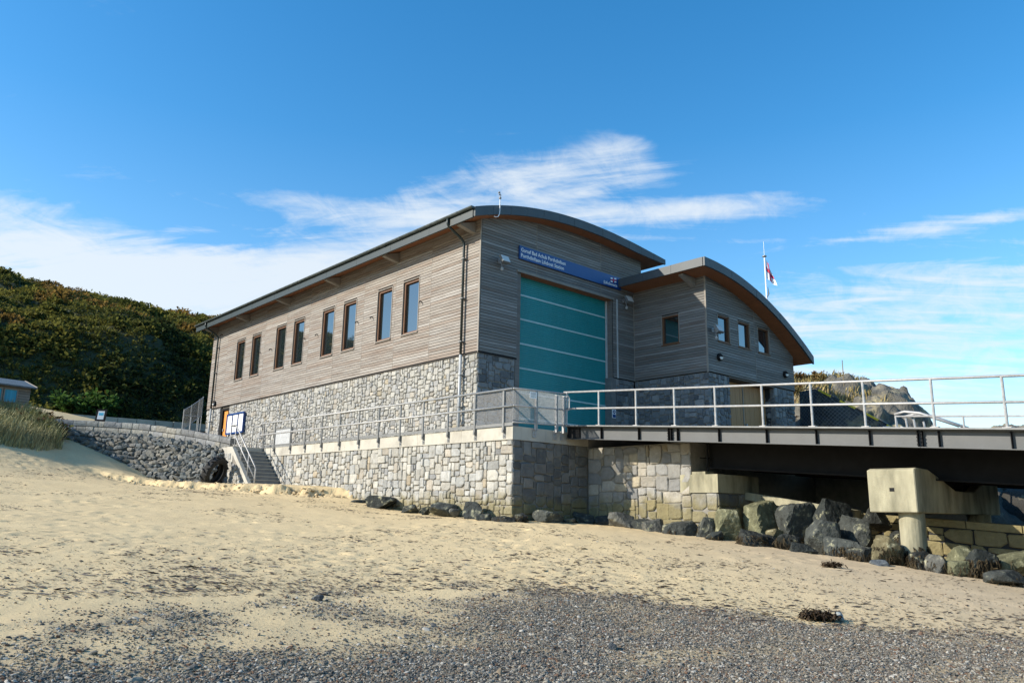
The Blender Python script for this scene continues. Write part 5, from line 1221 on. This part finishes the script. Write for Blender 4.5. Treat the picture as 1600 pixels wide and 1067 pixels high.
def build_endfence():
    e = empty('steps_fence', (-1, 27, .8), 'galvanised mesh fence with handrail by the far end of the boathouse', 'fence')
    pts = [(-1.2,26.5,1.85), (-.23,28.0,2.36), (.76,29.5,2.95), (1.36,30.5,3.3)]
    for p in pts: m = MB(); m.tube([(p[0], p[1], .6), (p[0], p[1], p[2]+1.35)], .03, 7); m.build('post', mSteel, e)
    m = MB(); m.tube([(p[0], p[1], p[2]+1.3) for p in pts], .022, 6); m.build('top_rail', mSteel, e)
    m = MB(); m.tube([(p[0], p[1], p[2]+.1) for p in pts], .022, 6); m.build('bottom_rail', mSteel, e)
    m = MB()
    for a, b in zip(pts[:-1], pts[1:]):
        a, b = Vector(a), Vector(b); n = 26
        for i in range(n): q = a.lerp(b, i/n); m.bar(q+Vector((0,0,.1)), q+Vector((0,0,1.3)), .006, .006, up=(1,0,0))
        for j in range(16): m.bar(a+Vector((0,0,.12+.074*j)), b+Vector((0,0,.12+.074*j)), .005, .005)
    m.build('mesh_infill', mSteelD, e)
    q = [(-1.2,26.5,1.85), (-.75,26.45,1.85), (-.3,26.4,1.85)]
    for p in q[1:]: m = MB(); m.tube([(p[0], p[1], .6), (p[0], p[1], p[2]+.98)], .028, 7); m.build('post', mSteel, e)
    m = MB(); m.tube([(p[0], p[1], p[2]+.98) for p in q], .026, 7); m.build('cross_rail', mSteel, e)
build_endfence()
def build_info():
    e = empty('information_panel', (-7.28, 20.75, 1.0), 'dark lectern information panel with pale sheet standing by the road', 'information panel')
    p = Vector((-7.28, 20.75, 1.0)); u = Vector((.83,-.55,0)).normalized(); o = Vector((-.55,-.83,0)).normalized(); up = (Vector((0,0,1))-o*.25).normalized()
    for s in (-.2, .2): m = MB(); m.bar(p+u*s, p+u*s+up*.85, .06, .05, up=o); m.build('leg', mBlack, e)
    m = MB(); m.obox(p+up*.80, u*.24, o*.03, up*.36); b = m.build('board', mBlack, e)
    m = MB(); m.obox(p+up*.84+o*.034, u*.15, o*.003, up*.22); m.build('sheet', mLampG, b); m = MB(); m.obox(p+up*.90+o*.039, u*.11, o*.002, up*.07); m.build('map_print', mCurt, b)
build_info()
def build_hut():
    e = empty('beach_hut', (-11.4, 25, 1.4), 'small grey timber beach hut with blue curtained window above the dune', 'beach hut')
    d = Vector((.97,.22,0)).normalized(); o = Vector((.22,-.97,0)).normalized(); P = Vector((-9.82, 24.05, 0)); Lh = 3.6
    r = random.Random(2)
    def q(u, dd, z): v = P-d*u+o*dd; return (v.x, v.y, z)
    m = MB()
    z = 1.4
    while z < 3.2:
        k = r.uniform(.75, 1.15); c = (.22*k,.20*k,.165*k); m.add([q(0,.02,z+.012), q(Lh,.02,z+.012), q(Lh,0,z+.13), q(0,0,z+.13)], [(0,1,2,3)], c); m.add([q(0,.02,z+.012), q(0,0,z+.13), q(0,-2.4,z+.13), q(0,-2.4,z+.012)], [(0,1,2,3)], c); z += .132
    m.add([q(0,-.03,1.3), q(Lh,-.03,1.3), q(Lh,-.03,3.2), q(0,-.03,3.2)], [(0,1,2,3)], (.03,.03,.03))
    m.build('wall', mHutW, e)
    m = MB(); vs = [q(-.15,.28,3.16), q(Lh,.28,3.16), q(Lh,-1.2,3.62), q(-.15,-1.2,3.62), q(-.15,-2.7,3.16), q(Lh,-2.7,3.16)]
    vs += [(a, b, c+.07) for a, b, c in vs]
    m.add(vs, [(0,1,2,3), (3,2,5,4), (6,9,8,7), (9,10,11,8), (0,6,7,1), (0,3,9,6), (3,4,10,9), (4,5,11,10), (1,7,8,2), (2,8,11,5)]); ro = m.build('roof', mFelt, e, fix=True)
    m = MB(); a, b = Vector(q(-.17,.29,3.20)), Vector(q(-.17,-1.2,3.66)); m.bar(a, b, .03, .12); m.bar(b, Vector(q(-.17,-2.7,3.20)), .03, .12); m.build('bargeboard', mTrim, ro)
    for u0, u1 in ((.62, 1.22), (1.32, 1.95), (2.05, 2.7)):
        m = MB(); c = [(u0,2.36),(u1,2.36),(u1,3.02),(u0,3.02)]; m.add([q(u,.035,z) for u, z in c], [(0,1,2,3)]); w = m.build('window', mCurt, e)
        f = MB()
        for (a, z0), (b, z1) in zip(c, c[1:]+c[:1]): f.bar(q(a,.045,z0), q(b,.045,z1), .05, .07, up=o)
        f.build('frame', mTrim, w)
build_hut()
def blades(name, x, y, z, h, c, label, cat, lean=.5, wd=.011):
    n = len(x); th = NP.uniform(0, 2*np.pi, n); ln = NP.uniform(.15, 1, n)*lean; dx = np.stack([np.cos(th), np.sin(th)], -1)*ln[:,None]+np.array([.25, -.18])*lean; s = np.stack([-np.sin(th), np.cos(th)], -1)*wd*NP.uniform(.7, 1.5, (n, 1)); pts = []
    for k, (f, wv) in enumerate(((0, 1), (.45, .85), (.8, .5), (1, .12))):
        p = np.stack([x, y], -1)+dx*(h*f**1.8)[:,None]; zz = z+h*(f-.22*ln*f**2.5)
        for q in (-1, 1): pts.append(np.c_[p+s*wv*q, zz])
    V = np.stack(pts, 1).reshape(-1, 3); b = (np.arange(n)*8)[:,None]; Fq = np.concatenate([b+np.array([[2*i, 2*i+1, 2*i+3, 2*i+2]]) for i in range(3)])
    o = npmesh(name, V, Fq, np.repeat(c, 8, 0), mGrass); tag(o, label, cat, kind='stuff'); return o
def build_dune():
    n = 26000; x = NP.uniform(-17, -9.0, n); y = NP.uniform(14.2, 23.5, n)
    edge = 15.6+.9*(fbm(x*.8, y*.3, 41, 3)-.5)*2+np.clip((x+10.6), 0, 5)*1.6; keep = (y > edge) & (NP.uniform(0, 1, n) < .25+1.1*fbm(x*1.1, y*1.1, 43, 3)) & (x < -9.45+.0*(y))
    x, y = x[keep], y[keep]; h = NP.uniform(.35, .8, len(x))*(.6+.8*fbm(x*.7, y*.7, 45, 2))*np.clip((y-edge[keep])/.8+.45, .3, 1); z = ground(x, y)
    t = fbm(x*.6, y*.6, 47, 3)[:,None]; c = (np.array([.20,.215,.08])*(1-t)+np.array([.40,.35,.19])*t)*NP.uniform(.6, 1.3, (len(x), 1))
    blades('marram_grass', x, y, z, h, c, 'pale green marram grass on the dune below the hut', 'grass', .55, .013)
    # bronze bracken at the wall end of the dune
    n = 130; x = NP.normal(-9.6, .45, n); y = NP.normal(20.6, .8, n); z = ground(x, y)+NP.uniform(-.1, .45, n)
    c = np.where(NP.uniform(0, 1, (n, 1)) < .6, np.array([[.10,.06,.028]]), np.array([[.12,.12,.03]])); leafy(x, y, z, NP.uniform(.2, .45, n), c, 14, 'dune_bracken', mLeaf, 'bronze bracken clump at the dune end of the sea wall', 'bracken')
    n = 90; x = NP.uniform(-6.5, -2.8, n); y = NP.uniform(33.4, 35, n); z = hill_h(x, y)+NP.uniform(.2, 1.0, n); leafy(x, y, z, NP.uniform(.3, .6, n), np.repeat(np.array([[.06,.12,.025]]), n, 0), 16, 'road_bush', mLeaf, 'fresh green bush at the hill foot beside the road', 'bush')
build_dune()

# ------------------------------------------------------------------ rocky headland beyond the annex
def crag(name, cx, cy, rx, ry, h, z0, seed, label, cat='rock outcrop', n=70, jag=1., prof=2.2, k=1., tilt=0.):
    u = np.linspace(-1, 1, n); U, Vv = np.meshgrid(u, u); x = cx+U*rx; y = cy+Vv*ry; rr = (np.abs(U)**2.4+np.abs(Vv)**2.4)**(1/2.4)+(fbm(x*.35, y*.35, seed, 3)-.5)*.5
    z = z0+h*np.clip(1-np.clip(rr, 0, 1)**(prof*2), 0, 1); rg = np.abs(fbm(x*.5, y*.5, seed+5, 5)-.5)*2; z += (rr < 1)*(rg-.25)*1.5*jag+(fbm(x*1.8, y*1.8, seed+9, 4)-.5)*.7*jag
    z = z+tilt*(y-cy)*(rr < 1.1)
    x = x+(fbm(x*.9+3, z*.9, seed+2, 4)-.5)*1.2*jag; y = y+(fbm(y*.9+8, z*.9, seed+3, 4)-.5)*1.2*jag
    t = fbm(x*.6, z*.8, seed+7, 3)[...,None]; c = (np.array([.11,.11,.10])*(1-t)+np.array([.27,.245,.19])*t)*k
    i = (np.arange(n-1)[:,None]*n+np.arange(n-1)[None]).ravel(); o = npmesh(name, np.stack([x, y, z], -1).reshape(-1, 3), np.stack([i, i+1, i+n+1, i+n], -1), c.reshape(-1, 3), mRockC); tag(o, label, cat); return x, y, z
kx, ky, kz = crag('headland_rock', 28.0, 1.2, 8.2, 9.8, 7.2, -1.3, 3, 'sunlit grass-topped rock headland behind the annex and the bridge railing', n=170, jag=.9, prof=1.3, tilt=.10, k=.75)
def build_knoll_veg():
    m = (kz > 3.6); xs, ys, zs = kx[m], ky[m], kz[m]; k = NP.randint(0, len(xs), 20000); x = xs[k]+NP.normal(0, .12, 20000); y = ys[k]+NP.normal(0, .12, 20000); z = zs[k]-.05
    g = (y < 3.5+2*fbm(x*.3, y*.3, 4, 2)) & (fbm(x*.35, y*.35, 6, 3) > .42); x1, y1, z1 = x[g], y[g], z[g]
    c = np.array([.33,.26,.105])*NP.uniform(.5, 1.25, (len(x1), 1)); blades('headland_grass', x1, y1, z1, NP.uniform(.2, .45, len(x1)), c, 'straw coloured grass on top of the rock headland', 'grass', .6, .022)
    b = (ky > -.6) & (kz > 2.5); xs, ys, zs = kx[b], ky[b], kz[b]; k = NP.randint(0, len(xs), 2200); x = xs[k]+NP.normal(0, .1, 2200); y = ys[k]+NP.normal(0, .1, 2200)
    c = np.where(NP.uniform(0, 1, (2200, 1)) < .6, np.array([[.16,.085,.03]]), np.array([[.11,.09,.03]])); leafy(x, y, zs[k], NP.uniform(.18, .38, 2200), c, 14, 'headland_bracken', mLeaf, 'bronze bracken on the headland beside the annex eaves', 'bracken')
build_knoll_veg()
crag('shore_rock', 27.5, -9.3, 5.0, 3.2, 3.6, -1.6, 12, 'low sunlit rock beyond the far slipway railing', n=60, jag=.6)
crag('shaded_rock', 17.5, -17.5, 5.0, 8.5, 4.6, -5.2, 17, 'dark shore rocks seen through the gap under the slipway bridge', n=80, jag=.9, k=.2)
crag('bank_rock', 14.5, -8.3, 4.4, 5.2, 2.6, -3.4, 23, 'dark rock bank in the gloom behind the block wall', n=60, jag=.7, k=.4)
def build_netting():
    e = empty('netted_bank', (17.5, -5, 1), 'dark wire netting over the steep bank beside the annex, yellow tabs along its edge', 'netting')
    X = lambda y: 17.4+.25*math.sin(y*1.7)
    top = lambda y: 3.62 if y > -4.2 else max(.1, 3.52+(y+4.2)*.63)
    bk = MB(); ys = np.linspace(-3.0, -8.6, 24)
    for a, b in zip(ys[:-1], ys[1:]): bk.add([(X(a)+.5, a, -.8), (X(b)+.5, b, -.8), (X(b)+.9, b, top(b)-.05), (X(a)+.9, a, top(a)-.05)], [(0,1,2,3)], (.06,.065,.07)); bk.add([(X(a)+.9, a, top(a)-.05), (X(b)+.9, b, top(b)-.05), (X(b)+4.5, b, top(b)-.5), (X(a)+4.5, a, top(a)-.5)], [(0,1,2,3)], (.1,.1,.09))
    bk.build('bank_face', mRockC, e)
    m = MB(); s = .19
    def onq(y, z): return (X(y)+.42+(z+.8)*.09, y, z)
    for sg in (1, -1):
        c = -14.
        while c < 8:
            pts = [(y, c+sg*(y+5.5)*1.0) for y in np.linspace(-3.05, -8.5, 24)]; run = []
            for y, z in pts:
                if -.6 < z < top(y): run.append(onq(y, z))
                else:
                    if len(run) > 1:
                        for a, b in zip(run[:-1], run[1:]): m.bar(a, b, .012, .012)
                    run = []
            if len(run) > 1:
                for a, b in zip(run[:-1], run[1:]): m.bar(a, b, .012, .012)
            c += s
    m.build('wire_net', mSteelD, e)
    t = MB(); pp = [onq(y, top(y)) for y in np.linspace(-3.1, -8.5, 30)]; t.tube(pp, .02, 5); t.build('edge_rope', mBlack, e)
    for y in (-4.25, -5.25, -6.25, -7.3, -8.1): a, b = Vector(onq(y, top(y)-.02)), Vector(onq(y-.62, top(y-.62)-.02)); m = MB(); m.bar(a+Vector((-.03,0,.0)), b+Vector((-.03,0,.0)), .03, .09); m.build('yellow_tab', mTape, e)
    MB().box(17.2, 17.22, -7.75, -7.45, 1.05, 1.4).build('white_tag', mWhite, e)
build_netting()
def build_flag():
    e = empty('flagpole', (29.5, 4.5, 4), 'tall white flagpole with a drooping red and white flag behind the annex roof', 'flagpole')
    p = Vector((29.6, 4.6, 0)); m = MB(); m.tube([p+Vector((0,0,z)) for z in (4, 10, 15.2)], [.05,.045,.04], 10); m.build('pole', mWhite, e, smooth=True)
    m = MB(); m.tube([p+Vector((0,0,z)) for z in (15.2, 16.3)], .014, 6); m.build('topmast', mWhite, e); m = MB(); m.tube([p+Vector((0,0,z)) for z in (15.14, 15.17, 15.24, 15.27)], [.06,.15,.15,.05], 10); m.build('truck', mSteelD, e)
    n, k = 14, 20; V = []; C_ = []; d = Vector((.76,-.65,0))
    for j in range(k+1):
        for i in range(n+1):
            u, v = i/n, j/k; q = p+d*(.07+.68*u*(.45+.55*v)**1.0)+Vector((0,0,15.1-1.5*v-.85*u*(1-.35*v)))+Vector((.65,.76,0))*(.13*math.sin(u*9+v*2)*u); V.append(tuple(q))
            cr = abs(u-.45) < .07 or abs(v-.5) < .07; bd = abs(u-.45) < .14 or abs(v-.5) < .13
            C_.append((.6,.03,.05) if cr else ((.03,.05,.22) if bd else (.85,.83,.83)))
    Fq = np.array([(j*(n+1)+i, j*(n+1)+i+1, (j+1)*(n+1)+i+1, (j+1)*(n+1)+i) for j in range(k) for i in range(n)]); npmesh('flag', np.array(V), Fq, np.array(C_), M('flag_cloth', None, .8, .05, 4), e, smooth=True)
    m = MB(); m.tube([p+Vector((.1,-.08,13.0)), p+Vector((.13,-.1,12.5)), p+Vector((.04,-.03,12.2))], [.01,.05,.012], 6); m.build('halyard_knot', mSteelD, e)
build_flag()
def build_stake():
    o = MB().tube([(24.5,-2.6,4.6), (24.5,-2.6,6.1)], .025, 6).build('marker_stake', mTwig); tag(o, 'thin upright stake in the grass on the headland skyline', 'stake')
build_stake()
